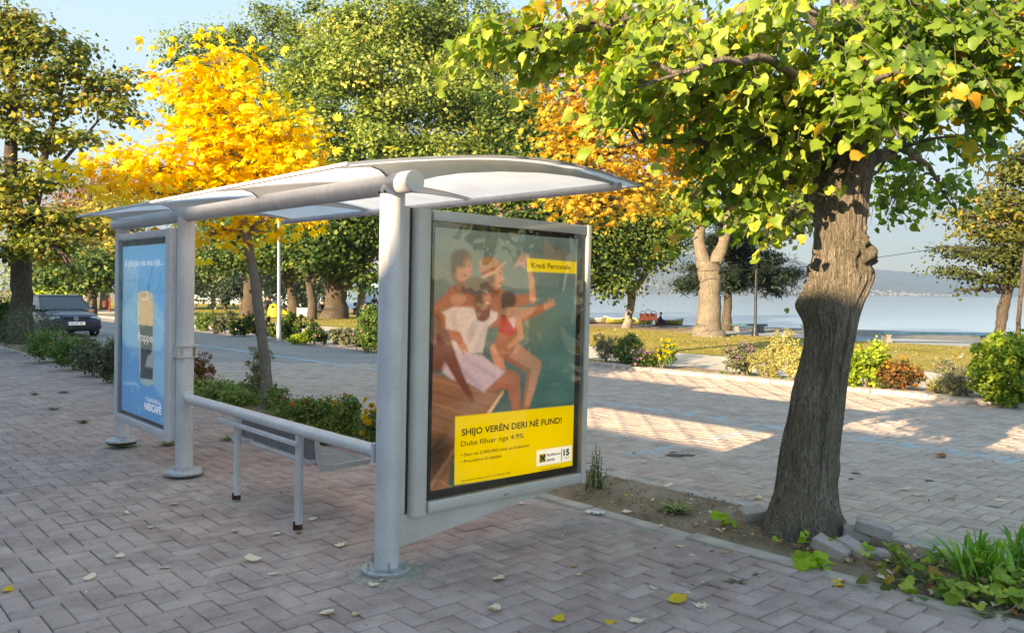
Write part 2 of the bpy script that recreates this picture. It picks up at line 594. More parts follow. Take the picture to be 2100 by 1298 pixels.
# two rows of herringbone brick, every brick its own bevelled face with its own height and tint
def herring(name, v0, v1, W, mat, bump=None, paint=None, ymax=18.0, wob=.0015):
    L = 2 * W
    us = np.arange(int(-8 / W), int(24 / W))
    vs = np.arange(int(math.floor(v0 / W)), int(math.ceil(v1 / W)))
    I, J = np.meshgrid(us, vs, indexing='ij')
    I, J = I.ravel(), J.ravel()
    c = (I - J) % 4
    A = c == 0          # brick lying along u, from (I,J)
    B = c == 3          # brick lying along v, from (I,J)
    g = W * .030
    lo_u = np.concatenate([I[A] * W, I[B] * W]); lo_v = np.concatenate([J[A] * W, J[B] * W])
    wu = np.concatenate([np.full(A.sum(), L), np.full(B.sum(), W)])
    wv = np.concatenate([np.full(A.sum(), W), np.full(B.sum(), L)])
    cu, cv = lo_u + wu / 2, lo_v + wv / 2
    x = SU.x * cu + SV.x * cv; y = SU.y * cu + SV.y * cv
    k = (y > 1.0) & (y < ymax) & (np.abs(x) < 1.0 * y + 1.5) & (cv > v0) & (cv < v1)
    cu, cv, wu, wv, x, y = cu[k], cv[k], wu[k], wv[k], x[k], y[k]
    n = len(cu)
    h = RNG.normal(0, wob, n)
    tu, tv = RNG.normal(0, .010, n), RNG.normal(0, .010, n)
    rot = RNG.normal(0, .006, n)
    if bump is not None:
        dh, du, dv = bump(cu, cv)
        h = h + dh; tu = tu + du; tv = tv + dv
    V = np.zeros((n, 8, 3))
    b = .0045
    for q, (su, sv) in enumerate([(-1, -1), (1, -1), (1, 1), (-1, 1)]):
        for lvl in (0, 1):
            hu = su * (wu / 2 - g - (b if lvl == 0 else 0)); hv = sv * (wv / 2 - g - (b if lvl == 0 else 0))
            uu = cu + hu - rot * hv; vv = cv + hv + rot * hu
            z = h + hu * tu + hv * tv - (0 if lvl == 0 else .004)
            if lvl == 1: z = np.minimum(z, z)
            V[:, q + 4 * lvl, 0] = SU.x * uu + SV.x * vv
            V[:, q + 4 * lvl, 1] = SU.y * uu + SV.y * vv
            V[:, q + 4 * lvl, 2] = z
    # third ring: straight down to the bed
    V2 = V[:, 4:, :].copy(); V2[:, :, 2] = -0.014
    V = np.concatenate([V, V2], 1)
    fs = [[3, 2, 1, 0]] + [[q, (q + 1) % 4, (q + 1) % 4 + 4, q + 4] for q in range(4)] + [[q + 4, (q + 1) % 4 + 4, (q + 1) % 4 + 8, q + 8] for q in range(4)]
    o = quads(name, V, RNG.beta(3.5, 3.5, n), mat, faces=fs)
    pa = np.zeros(n)
    if paint is not None: pa = paint(cu, cv)
    a = o.data.attributes.new('paint', 'FLOAT', 'FACE')
    a.data.foreach_set('value', np.repeat(pa.astype(np.float32), len(fs)))
    return tag(o, kind='structure')


def heave(cu, cv):
    # bricks lifted by the roots near the big tree, and slight settling elsewhere
    h = np.zeros_like(cu); a = np.zeros_like(cu); b = np.zeros_like(cu)
    for (u, v, r, hh) in ((2.55, 4.05, .5, .016), (1.75, 3.75, .6, .018), (2.15, 3.2, .45, .010), (1.2, 3.9, .4, .012)):
        d2 = ((cu - u) ** 2 + (cv - v) ** 2) / r ** 2
        e = hh * np.exp(-d2)
        h += e * RNG.uniform(.2, 1.5, len(cu)); a += RNG.normal(0, 1, len(cu)) * e * 2.2; b += RNG.normal(0, 1, len(cu)) * e * 2.2
    h += .004 * np.sin(cu * 1.7 + 1) * np.sin(cv * 1.3)
    return h, a, b


def bluepaint(cu, cv):
    p = np.zeros(len(cu))
    p[(np.abs(cv - 9.02) < .085)] = 1
    p[(np.abs(cv - 9.75) < .05) & (RNG.random(len(cu)) < .35)] = .35
    for u in (5.25, 10.6, 15.9):
        m = (np.abs(cu - u) < .07) & (cv > 6.2) & (cv < 9)
        p[m & ((cv * 2.2 % 1) < .62)] = .95
    p *= (RNG.random(len(cu)) < .93)
    return p


herring('sidewalk', -8.8, 4.40, .118, M['walk'], heave)
herring('road', 5.56, 13.22, .118, M['roadbrick'], lambda u, v: (.003 * np.sin(u * 1.1) * np.sin(v * 1.9 + .5), 0 * u, 0 * u), bluepaint)
M['bluepaint'] = simple('blue_road_paint', (.34, .48, .53), .8, 0, 5, .25, .1)
_a, _b = st(140, 8.94), st(140, 9.10)
sheet('blue_road_line', [(XA(8.94, 17.2), 17.2), (XA(9.10, 17.2), 17.2), (_b.x, _b.y), (_a.x, _a.y)], 0.002, M['bluepaint'])
strip('sidewalk_gutter', -8, 17, 4.0, 4.45, -0.0045, M['cement'])
strip('road_gutter', -8, 17, 5.5, 5.86, -0.0045, M['cement'])
strip('far_gutter', -12, 12, 12.9, 13.3, -0.0045, M['cement'])
# kerbs: one long mesh of concrete stones each
def kerb(name, v0, v1, z, u0, u1, L=.9, wob=.004):
    mb = MB()
    u = u0
    while u < u1:
        dz = random.gauss(0, wob); dv = random.gauss(0, .006)
        P = [st(u + .006, v0 + dv), st(u + L - .006, v0 + dv), st(u + L - .006, v1 + dv), st(u + .006, v1 + dv)]
        bm = bmesh.new()
        vs = [bm.verts.new((p.x, p.y, zz)) for zz in (-.05, z + dz) for p in P]
        for f in ((3, 2, 1, 0), (4, 5, 6, 7), (0, 1, 5, 4), (1, 2, 6, 5), (2, 3, 7, 6), (3, 0, 4, 7)): bm.faces.new([vs[i] for i in f])
        bmesh.ops.recalc_face_normals(bm, faces=bm.faces[:])
        bmesh.ops.bevel(bm, geom=bm.edges[:], offset=.008, segments=1, affect='EDGES')
        mb.bm(bm)
        u += L
    return tag(mb.build(name, M['concrete']), kind='structure')
kerb('sidewalk_kerb', 4.42, 4.54, .012, -4, 60)
kerb('planting_kerb', 5.42, 5.54, .006, -4, 60)
kerb('far_kerb', 13.24, 13.56, .07, -12, 90)

# planting strip soil, humped and rough
def soilstrip(name, v0, v1, u0, u1, amp, z0, du=.08, dv=.06):
    nu, nv = int((u1 - u0) / du) + 1, int((v1 - v0) / dv) + 1
    V = []
    for i in range(nu):
        for j in range(nv):
            u, v = u0 + (u1 - u0) * i / (nu - 1), v0 + (v1 - v0) * j / (nv - 1)
            e = min(1, 3 * min(j, nv - 1 - j) / (nv - 1))
            p = st(u, v)
            z = z0 + e * (amp * .5 + amp * mnoise.noise(Vector((u * 2.1, v * 2.4, 3))) + amp * .5 * mnoise.noise(Vector((u * 9, v * 9, 1))))
            V.append((p.x, p.y, z))
    fs = [[i * nv + j, (i + 1) * nv + j, (i + 1) * nv + j + 1, i * nv + j + 1][::-1] for i in range(nu - 1) for j in range(nv - 1)]
    mb = MB(); mb.add(V, fs)
    return tag(mb.build(name, M['soil'], smooth=180), kind='structure')
soilstrip('planting_strip', 4.54, 5.42, -3, 14, .035, -.002)
soilstrip('far_planting_strip', 4.54, 5.42, 14, 60, .03, -.002, .5, .2)
soilstrip('far_planting_bed', 13.56, 14.55, -12, 90, .05, .02, .35, .15)

# distant hills, built far across the lake
def hillmat(name, lo, hi):
    m = NT(name)
    v = m.coord()
    c = m.ramp(m.noise(v, .006, 7, .65), [(.35, lo), (.65, hi)])
    m.base(c)
    m.p.inputs['Roughness'].default_value = 1
    return m.m
M['hill'] = hillmat('far_hillside', (.10, .12, .08), (.27, .24, .17))
def hills(name, prof, D, depth, base_z=-.6):
    """prof: (px, py) of the skyline; a range rising from the shore D to its crest D+depth"""
    xs = np.arange(prof[0][0], prof[-1][0] + 1, 12.0)
    ys = np.interp(xs, [p[0] for p in prof], [p[1] for p in prof])
    mb = MB()
    R = 12
    V = []
    for x, y in zip(xs, ys):
        for r in range(R + 1):
            t = r / R
            d = D + depth * t
            crest = at(x, y, D + depth)
            top = crest.z
            h = base_z + (top - base_z) * (t ** .8) * (1 if r == R else (.92 + .3 * mnoise.noise(Vector((x * .012, t * 3, D * .01)))))
            q = at(x, 600, d)
            V.append((q.x, q.y, h + (0 if r < R else 6 * mnoise.noise(Vector((x * .05, 3, D))))))
        q = at(x, 600, D + depth * 1.6)
        V.append((q.x, q.y, base_z))
    n = R + 2
    fs = [[i * n + j, (i + 1) * n + j, (i + 1) * n + j + 1, i * n + j + 1] for i in range(len(xs) - 1) for j in range(n - 1)]
    mb.add(V, fs)
    return tag(mb.build(name, M['hill'], smooth=180), kind='structure')
hills('near_hills', [(300, 585), (700, 560), (1000, 540), (1200, 528), (1330, 508), (1400, 520), (1480, 540), (1560, 526), (1600, 524), (1680, 548), (1760, 560), (1830, 576), (1900, 592), (1990, 603)], 3600, 900)
hills('far_hills', [(100, 560), (900, 565), (1500, 560), (1640, 556), (1700, 552), (1790, 552), (1860, 558), (1950, 566), (2060, 580), (2250, 584), (2500, 590)], 5200, 1100)
# houses of the town on the far shore
hm = MB()
wm = []
for i in range(190):
    px = random.choice([random.gauss(1340, 70), random.gauss(1790, 60), random.gauss(1880, 50), random.uniform(1220, 1960)])
    t = abs(random.gauss(0, .10)) + .004
    d = 3600 + 900 * t
    sky = np.interp(px, [1200, 1330, 1480, 1600, 1760, 1900, 1990], [528, 508, 540, 524, 560, 592, 603])
    top = at(px, sky, 4500).z
    z = -.6 + (top + .6) * t ** .8 * .95
    q = at(px, 600, d)
    w, hh = random.uniform(4, 11), random.uniform(3, 7)
    b = MB().box((q.x - w / 2, q.y - 4, z - 6), (q.x + w / 2, q.y + 6, z + hh))
    wm.append((b, random.random()))
for b, r in wm: hm.add(np.concatenate(b.v), b.f)
tag(hm.build('far_shore_town', simple('town_render', (.50, .46, .42), .9, 0, .02, .3, 0)), label='pale houses of the town scattered along the far lake shore', cat='town', kind='stuff')

# ---------------------------------------------------------------- houses across the sidewalk, behind the viewer
M['stucco'] = simple('cream_stucco', (.74, .71, .64), .9, 0, 2, .15, .2)
M['rooftile'] = simple('terracotta_roof', (.34, .13, .07), .85, 0, 6, .3, .4)
def house(label, u0, u1, v0, v1, h, skew=.15):
    t = thing('house', label, 'house', st(u0, v0), STREET)
    # local x crosses the street (v), local y runs along it (u)
    mb = MB(); mb.box((v1 - v0, 0, 0), (v1 - v0 + .001, .001, .001)); mb = MB()
    mb.box((v1 - v0, 0, -.05), (0, u1 - u0, h)) if v1 > v0 else None
    mb.build('wall', M['stucco'], t)
    r = MB(); r.box((0, -.02, h + .002), (v1 - v0 + .06, u1 - u0 + .02, h + .16), bevel=.02)
    r.build('roof', M['rooftile'], t)
    n = int((u1 - u0) / 3)
    for k in range(n):
        for fl in range(int(h // 3)):
            y = 1.0 + k * 3; z = 1 + fl * 3
            f = MB(); f.box((v1 - v0 + .002, y, z), (v1 - v0 + .05, y + 1.2, z + 1.3)); w = f.build('window', M['white'], t)
            g = MB(); g.box((v1 - v0 + .052, y + .07, z + .07), (v1 - v0 + .06, y + 1.13, z + 1.23)); g.build('pane', M['dark'], w)
# roof edges chosen so that the shade line falls where the photograph has it (facades at v = -8)
house('low cream house across the sidewalk behind the viewer, nearest the shelter', 4.55 - .15 * 0 - 3.2 + 1.0 - .3, 5.2, -14, -8, 5.31)
house('cream house with the taller flat roof to the right of the low one', -12, 2.0, -14, -8, 6.14)
house('tallest cream house at the left end of the row', 5.25, 60, -14, -8, 6.95)

# ---------------------------------------------------------------- printed artwork (a fine grid coloured per vertex)
class Art:
    def __init__(s, w, h, nx, ny):
        s.w, s.h, s.nx, s.ny = w, h, nx, ny
        s.x, s.y = np.meshgrid(np.linspace(0, 1, nx), np.linspace(0, 1, ny))
        s.c = np.zeros((ny, nx, 3))
        s.asp = h / w
        s.aa = 1.2 / nx

    def put(s, d, col, alpha=1.0, soft=1.0):
        """d: signed distance (in widths), negative inside"""
        a = np.clip(.5 - d / (s.aa * soft), 0, 1) * alpha
        col = np.asarray(col, float)
        s.c = s.c * (1 - a[..., None]) + col * a[..., None]

    def ell(s, cx, cy, rx, ry, col, rot=0, **k):
        dx, dy = s.x - cx, (s.y - cy) * s.asp
        c, q = math.cos(rot), math.sin(rot)
        a, b = dx * c + dy * q, -dx * q + dy * c
        ry *= s.asp
        r = np.sqrt((a / rx) ** 2 + (b / ry) ** 2)
        s.put((r - 1) * min(rx, ry), col, **k)

    def poly(s, pts, col, **k):
        P = [(p[0], p[1] * s.asp) for p in pts]
        X, Y = s.x, s.y * s.asp
        d = np.full(X.shape, 1e9); ins = np.zeros(X.shape, bool)
        for i in range(len(P)):
            (x0, y0), (x1, y1) = P[i - 1], P[i]
            ex, ey = x1 - x0, y1 - y0
            t = np.clip(((X - x0) * ex + (Y - y0) * ey) / (ex * ex + ey * ey + 1e-12), 0, 1)
            d = np.minimum(d, np.hypot(X - x0 - t * ex, Y - y0 - t * ey))
            cr = ((y0 <= Y) != (y1 <= Y)) & (X < (x1 - x0) * (Y - y0) / (y1 - y0 + 1e-12) + x0)
            ins ^= cr
        s.put(np.where(ins, -d, d), col, **k)

    def limb(s, pts, rad, col, shade=None, **k):
        X, Y = s.x, s.y * s.asp
        best = np.full(X.shape, 1e9)
        for i in range(len(pts) - 1):
            (x0, y0), (x1, y1) = pts[i], pts[i + 1]
            y0, y1 = y0 * s.asp, y1 * s.asp
            ex, ey = x1 - x0, y1 - y0
            t = np.clip(((X - x0) * ex + (Y - y0) * ey) / (ex * ex + ey * ey + 1e-12), 0, 1)
            r = rad[i] + (rad[i + 1] - rad[i]) * t
            best = np.minimum(best, np.hypot(X - x0 - t * ex, Y - y0 - t * ey) - r)
        s.put(best, col, **k)
        m = max(rad)
        s.put(best + m * .55, tuple(min(1, c * 1.25 + .02) for c in col), alpha=.5, soft=m / s.aa)

    def fbm(s, sx, sy, seed, oct=4):
        r = np.random.default_rng(seed)
        out = np.zeros(s.x.shape)
        for o in range(oct):
            for _ in range(5):
                a, b, p = r.normal(0, sx * 2 ** o), r.normal(0, sy * 2 ** o), r.uniform(0, 6.28)
                out += np.sin(s.x * a + s.y * b + p) / 2 ** o
        return out / 5

    def build(s, name, parent, x0, z0, y):
        V = np.stack([x0 + s.x * s.w, np.full(s.x.shape, y), z0 + (1 - s.y) * s.h], -1).reshape(-1, 3)
        idx = np.arange(s.nx * s.ny).reshape(s.ny, s.nx)
        fs = np.stack([idx[:-1, :-1], idx[1:, :-1], idx[1:, 1:], idx[:-1, 1:]], -1).reshape(-1, 4)
        me = bpy.data.meshes.new(name)
        me.from_pydata(V.tolist(), [], fs.tolist())
        a = me.attributes.new('art', 'FLOAT_COLOR', 'POINT')
        rgba = np.concatenate([np.clip(s.c, 0, 1), np.ones(s.x.shape + (1,))], -1)
        a.data.foreach_set('color', rgba.reshape(-1).astype(np.float32))
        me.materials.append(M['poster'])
        me.update()
        o = link(bpy.data.objects.new(name, me))
        o.parent = parent
        return o


def srgb(r, g, b): return tuple((c / 255 / 12.92 if c <= 10 else ((c / 255 + .055) / 1.055) ** 2.4) for c in (r, g, b))


def lettering(txt, parent, x, z, y, w=None, h=.03, mat=None, bold=0.0, name='lettering', shear=0, R=None, rz=0):
    """flat letters facing local -y, lower-left corner at (x, z)"""
    cu = bpy.data.curves.new(name, 'FONT')
    cu.body = txt
    cu.size = 1
    cu.offset = bold
    cu.shear = shear
    cu.resolution_u = 3
    tmp = bpy.data.objects.new('tmp', cu)
    SC.collection.objects.link(tmp)
    bpy.context.view_layer.update()
    me = bpy.data.meshes.new_from_object(tmp.evaluated_get(bpy.context.evaluated_depsgraph_get()))
    bpy.data.objects.remove(tmp)
    me.name = name
    xs = [v.co.x for v in me.vertices]
    W0 = max(xs) - min(xs)
    sx = (w / W0) if w else h
    for v in me.vertices:
        a, b = (v.co.x - min(xs)) * sx, v.co.y * h
        v.co = Vector((x + a * math.cos(rz) - b * math.sin(rz), y, z + a * math.sin(rz) + b * math.cos(rz)))
    me.materials.clear()
    me.materials.append(mat)
    o = link(bpy.data.objects.new(name, me))
    o.parent = parent
    return o


# ---------------------------------------------------------------- bus shelter
sh = thing('bus_shelter', 'silver grey tubular bus shelter with curved white roof and two framed poster cases', 'bus shelter')
sh.matrix_world = Matrix.Translation(Vector((-.7059, 4.647, 0))) @ Matrix.Rotation(.0125, 4, 'Y') @ Matrix.Rotation(STREET, 4, 'Z')
G = M['metal']
for k, s in enumerate((0, 3.119, 4.80)):
    mb = MB()
    mb.lathe([(.071, .02), (.071, 2.17)] if k < 2 else [(.062, .06), (.062, 2.15)], 40, (0, s, 0))
    po = mb.build('post', G, sh, smooth=40)
    b = MB()
    if k == 0:
        b.lathe([(.138, -.004), (.142, .002), (.142, .018), (.136, .024), (.075, .026)], 44, (0, s, .004))
        b.build('base_plate', M['galv'], po, smooth=30)
        for j in range(5):
            a = .5 + j * 2 * PI / 5
            q = MB(); c = (.112 * math.cos(a), s + .112 * math.sin(a), .028)
            q.lathe([(.014, 0), (.014, .010)], 6, c); q.lathe([(.0065, .010), (.0065, .055 if j % 2 else .04)], 8, c)
            q.build('bolt', M['galv'], po)
    elif k == 1:
        b.lathe([(.155, -.002), (.162, .006), (.160, .022), (.140, .042), (.105, .056), (.075, .060)], 44, (0, s, 0))
        b.build('base_cover', M['galv'], po, smooth=50)
    else:
        bm = MB(); bm.lathe([(.150, -.002), (.157, .006), (.155, .020), (.138, .040), (.10, .052), (.066, .056)], 40)
        V = np.concatenate(bm.v); V[:, 2] += .018 + V[:, 1] * -.05 ; V[:, 1] += s - .01
        b.add(V, bm.f)
        b.build('base_cover', M['galv'], po, smooth=50)
        b = MB(); b.lathe([(.135, -.002), (.135, .012)], 24, (0, s, 0)); b.build('base_plate', M['rust'], po)
    # saddle joint where the post meets the roof beam
    c = MB(); c.lathe([(.066, 2.168), (.060, 2.20)], 32, (0, s, 0)); c.build('post_cap', G, po, smooth=50)
    if k == 0:
        for dy in (-.03, .03):
            q = MB(); q.ball((-.072, s + dy, 2.15), .008, 1); q.build('bolt', M['rust'], po)
mb = MB(); mb.tube([(0, -.217, 2.20), (0, 5.03, 2.20)], .0605, 44)
beam = mb.build('roof_beam', G, sh, smooth=40)
mb = MB(); mb.tube([(0, -.2185, 2.20), (0, -.2205, 2.20)], .0575, 40); mb.build('end_cap', M['frame'], beam, smooth=30)

PT = [(-.36, 2.262), (-.15, 2.303), (.083, 2.346), (.35, 2.388), (.66, 2.428), (.95, 2.452), (1.254, 2.462), (1.567, 2.446), (1.80, 2.424), (2.03, 2.393)]
def smooth_profile(P, n):
    xs = np.linspace(P[0][0], P[-1][0], n)
    co = np.polyfit([p[0] for p in P], [p[1] for p in P], 5)
    return [(x, float(np.polyval(co, x))) for x in xs]
prof = smooth_profile(PT, 36)
def shell(s0, s1, t0, t1, th, ofs=0.0):
    P = [p for p in prof if t0 - 1e-6 <= p[0] <= t1 + 1e-6]
    poly = [(p[0], p[1] + ofs) for p in P] + [(p[0], p[1] + ofs - th) for p in P[::-1]]
    mb = MB(); n = len(P)
    V = [(x, s0, z) for x, z in poly] + [(x, s1, z) for x, z in poly]
    m = 2 * n
    fs = [[i, i + 1, i + 1 + m, i + m] for i in range(n - 1)] + [[n + i, n + i + 1, n + i + 1 + m, n + i + m] for i in range(n - 1)]
    fs += [[n - 1, n, n + m, n - 1 + m], [2 * n - 1, 0, m, 2 * n - 1 + m]]
    fs += [[i, 2 * n - 1 - i, 2 * n - 2 - i, i + 1] for i in range(n - 1)] + [[i + m, i + 1 + m, 2 * n - 2 - i + m, 2 * n - 1 - i + m] for i in range(n - 1)]
    mb.add(V, fs)
    return mb
for s0, s1 in ((-.12, 1.635), (1.642, 3.275), (3.282, 5.02)):
    shell(s0, s1, -.36, 2.03, .006).build('roof_sheet', M['sheet'], sh, smooth=40)
fr = MB()
for s0, s1 in ((-.126, -.10), (1.62, 1.66), (3.26, 3.30), (5.0, 5.026)):
    q = shell(s0, s1, -.36, 2.03, .014, .006 if s0 > 0 and s0 < 4 else .005); fr.add(np.concatenate(q.v), q.f)
fr.build('edge_trim', G, sh, smooth=40)
e = MB(); e.box((-.375, -.126, 2.247), (-.355, 5.026, 2.268), bevel=.003); e.build('back_edge', G, sh)
e = MB(); e.box((2.02, -.126, 2.382), (2.045, 5.026, 2.398), bevel=.003); e.build('front_edge', G, sh)
bot = [(1.93, 2.386), (1.78, 2.398), (1.45, 2.405), (1.16, 2.395), (.8, 2.362), (.483, 2.316), (.3, 2.275), (.1, 2.215), (.0, 2.20), (-.03, 2.215), (-.055, 2.245), (-.09, 2.268), (-.15, 2.280), (-.35, 2.248)]
for s in (-.03, 1.62, 3.26, 4.92):
    top = [(x, z - .012) for x, z in prof if -.35 < x < 1.95]
    q = MB(); q.prism(top + bot, s, s + .035, axis=1)
    q.build('rib', M['frame'], sh)
mb = MB(); mb.tube([(1.86, -.07, 2.372), (1.86, 5.1, 2.372)], .030, 28)
mb.build('front_beam', G, sh, smooth=40)
# handrail between the first two posts
mb = MB(); mb.tube([(-.01, .105, .672), (-.01, 3.02, .655)], .040, 32)
hr = mb.build('handrail', G, sh, smooth=40)
for s, z in ((.088, .672), (3.03, .655)):
    q = MB(); q.box((-.055, s - .02, z - .055), (.035, s + .012, z + .055), bevel=.004); q.build('rail_bracket', G, hr)
q = MB()
q.box((-.085, 3.05, .99), (-.062, 3.19, 1.10), bevel=.003); q.box((.062, 3.05, .99), (.085, 3.19, 1.10), bevel=.003)
q.box((-.085, 3.035, .995), (.085, 3.05, 1.003)); q.box((-.085, 3.035, 1.088), (.085, 3.05, 1.096))
q.build('post_clamp', M['frame'], sh)
# gusset under the near case, cover strips between post and case
q = MB(); q.prism([(.055, .31), (.055, .095), (.09, .098), (1.42, .262), (1.47, .282), (1.47, .31)], .045, .082, axis=1)
q.build('gusset_plate', M['frame'], sh)
q = MB(); q.box((.06, .035, .30), (.145, .095, 2.09), bevel=.004); q.build('cover_strip', M['frame'], sh)
q = MB(); q.box((.1455, .045, .29), (.1675, .085, 2.085)); q.build('gap_seal', M['dark'], sh)
q = MB(); q.box((-.045, 3.1505, .285), (-.005, 3.1675, 2.075), bevel=.002); q.build('gap_seal', M['dark'], sh)
q = MB(); q.box((-.05, 4.66, .34), (.03, 4.745, 2.05), bevel=.004); q.build('cover_strip', M['frame'], sh)


def case(label, x, y, rz, gl, gr, mirror=False):
    """poster case: width along local x from 0 to 1.498, front at local y = 0, depth 0.14"""
    c = link(bpy.data.objects.new('poster_case', None)); c.parent = sh; c.location = (x, y, 0); c.rotation_euler = (0, 0, rz)
    c['label'] = label
    W_, D_, z0, z1 = 1.498, .14, .276, 2.084
    f = MB(); B = .014
    # rounded wide stile, thin stile, rails
    def stile(x0, x1, r):
        P = []
        n = 6
        for cx, cy, a0 in ((x0 + r, r, PI), (x1 - r, r, 1.5 * PI), (x1 - .006, D_ - .006, 0), (x0 + .006, D_ - .006, .5 * PI)):
            rr = r if cy == r else .006
            for k in range(n + 1):
                a = a0 + (PI / 2) * k / n
                P.append((cx + rr * math.cos(a), cy + rr * math.sin(a)))
        f.prism(P, z0, z1, axis=2)
    if not mirror:
        stile(0, gl, .045); stile(W_ - gr, W_, .012)
    else:
        stile(0, gl, .012); stile(W_ - gr, W_, .02)
    f.box((gl + .0015, .006, z1 - .066), (W_ - gr - .0015, D_ - .004, z1 - .003), bevel=.006)
    f.box((gl + .0015, .006, z0 + .003), (W_ - gr - .0015, D_ - .004, z0 + .072), bevel=.006)
    f.build('frame', M['frame'] if not mirror else G, c, smooth=35)
    b = MB(); b.box((gl + .004, .05, z0 + .075), (W_ - gr - .004, D_ - .01, z1 - .069)); b.build('backing', M['printblack'], c)
    g = MB(); g.add([(gl + .001, .020, z0 + .073), (W_ - gr - .001, .020, z0 + .073), (W_ - gr - .001, .020, z1 - .067), (gl + .001, .020, z1 - .067)], [[0, 1, 2, 3]])
    g.build('glass', M['glass'], c)
    # hinges / locks on the frame edge
    k = MB(); k.box((W_ * .5 - .02, -.003, z0 + .02), (W_ * .5 + .02, .005, z0 + .035), bevel=.002); k.build('lock', M['galv'], c)
    return c


c1 = case('pale framed poster case with the yellow bank advertisement', .168, 0, 0, .128, .045)
A = Art(1.232, 1.585, 230, 300)
# sea
base_t = np.clip(A.y * 1.15, 0, 1)[..., None]
A.c = np.array(srgb(118, 150, 150)) * (1 - base_t) + np.array(srgb(45, 95, 92)) * base_t
wv = A.fbm(9, 70, 3, 4)
A.c *= (1 + .22 * np.clip(wv, -1.2, 1.2)[..., None] * np.clip(A.y * 2 + .2, .3, 1.4)[..., None])
A.c += np.clip(A.fbm(20, 130, 5, 3) - .55, 0, 1)[..., None] * .22 * np.clip(A.y[..., None] * 2, 0, 1)
A.ell(.62, .36, .24, .10, srgb(100, 130, 105), alpha=.55, soft=30)
A.ell(.70, .40, .12, .05, srgb(150, 150, 120), alpha=.4, soft=24)
# boat hull
A.poly([(-.02, .545), (.2, .60), (.46, .645), (.33, .75), (.16, .74), (.10, 1.02), (-.02, 1.02)], srgb(152, 116, 86), soft=2)
for k in range(9):
    A.limb([(-.02, .57 + .045 * k), (.42 - .02 * k, .66 + .05 * k)], [.004, .003], srgb(96, 68, 50) if k % 2 else srgb(190, 158, 122), alpha=.6)
A.limb([(.36, .73), (.46, .645)], [.012, .006], srgb(226, 206, 170))
A.limb([(.0, .98), (.16, .84)], [.012, .008], srgb(206, 180, 146))
A.ell(.05, .86, .12, .08, srgb(58, 40, 32), alpha=.8, soft=22)
A.poly([(-.02, .82), (.09, .80), (.06, .96), (-.02, 1.01)], srgb(40, 28, 22), alpha=.6, soft=14)
sk, skd, skl = srgb(176, 112, 80), srgb(120, 70, 50), srgb(214, 156, 122)
# boy behind
A.limb([(.17, .24), (.03, .30), (.0, .33)], [.045, .028, .022], sk)
A.ell(.17, .27, .10, .06, sk)
A.limb([(.165, .18), (.168, .22)], [.035, .045], skd)
A.ell(.172, .145, .058, .056, srgb(196, 140, 112))
A.ell(.165, .112, .062, .036, srgb(60, 40, 34), soft=4)
A.ell(.118, .145, .02, .045, srgb(66, 44, 36), soft=4)
A.ell(.205, .155, .018, .03, skl, soft=8)
A.ell(.19, .178, .014, .004, srgb(110, 50, 44)); A.ell(.186, .140, .008, .004, srgb(40, 26, 22)); A.ell(.214, .140, .006, .004, srgb(40, 26, 22))
# woman with hat, raised arm with paper plane
A.limb([(.39, .255), (.53, .275), (.66, .262)], [.045, .034, .024], sk)
A.limb([(.66, .262), (.645, .18), (.618, .115)], [.025, .020, .016], skl)
A.ell(.614, .100, .022, .020, skl)
A.poly([(.515, .140), (.578, .060), (.598, .142), (.560, .125)], srgb(216, 176, 172))
A.limb([(.375, .20), (.37, .26)], [.034, .055], skd)
A.ell(.395, .178, .048, .052, skl)
A.ell(.36, .19, .03, .045, srgb(104, 62, 44), soft=6)
A.poly([(.43, .165), (.456, .186), (.432, .194)], skl)
A.ell(.428, .204, .013, .005, srgb(160, 50, 50)); A.ell(.424, .164, .008, .004, srgb(40, 26, 22))
A.poly([(.278, .119), (.313, .101), (.388, .100), (.423, .126), (.427, .146), (.316, .180), (.284, .160)], srgb(186, 150, 116))
A.poly([(.290, .163), (.424, .128), (.432, .146), (.306, .182)], srgb(170, 50, 44))
A.limb([(.296, .184), (.38, .160), (.462, .116)], [.006, .009, .004], srgb(214, 184, 146))
A.ell(.43, .30, .09, .05, sk, soft=5)
# father
A.limb([(.356, .345), (.58, .335), (.76, .297)], [.050, .036, .020], sk)
A.limb([(.76, .297), (.80, .285), (.815, .268)], [.020, .014, .007], skl)
A.limb([(.79, .292), (.83, .285)], [.010, .006], skl); A.limb([(.78, .290), (.785, .262)], [.009, .005], skl)
A.poly([(.045, .322), (.12, .300), (.28, .302), (.415, .322), (.405, .350), (.345, .380), (.315, .480), (.16, .485), (.06, .42), (.03, .37)], srgb(228, 226, 226), soft=2)
for (x0, y0, x1, y1) in ((.30, .32, .20, .46), (.36, .34, .28, .46), (.12, .33, .16, .46), (.24, .32, .24, .42)):
    A.limb([(x0, y0), (x1, y1)], [.008, .014], srgb(176, 178, 188), alpha=.55, soft=7)
A.limb([(.30, .29), (.31, .32)], [.05, .05], skd)
A.ell(.285, .255, .062, .060, sk)
A.ell(.30, .275, .05, .035, srgb(110, 66, 50), soft=8)
A.ell(.335, .262, .022, .028, skl, soft=6)
A.ell(.262, .218, .080, .038, srgb(92, 84, 82), soft=3)
A.poly([(.33, .222), (.375, .240), (.34, .244)], srgb(80, 72, 72))
A.ell(.340, .284, .014, .004, srgb(240, 230, 224))
A.ell(.328, .248, .008, .004, srgb(30, 20, 18)); A.poly([(.350, .252), (.368, .268), (.350, .272)], skl)
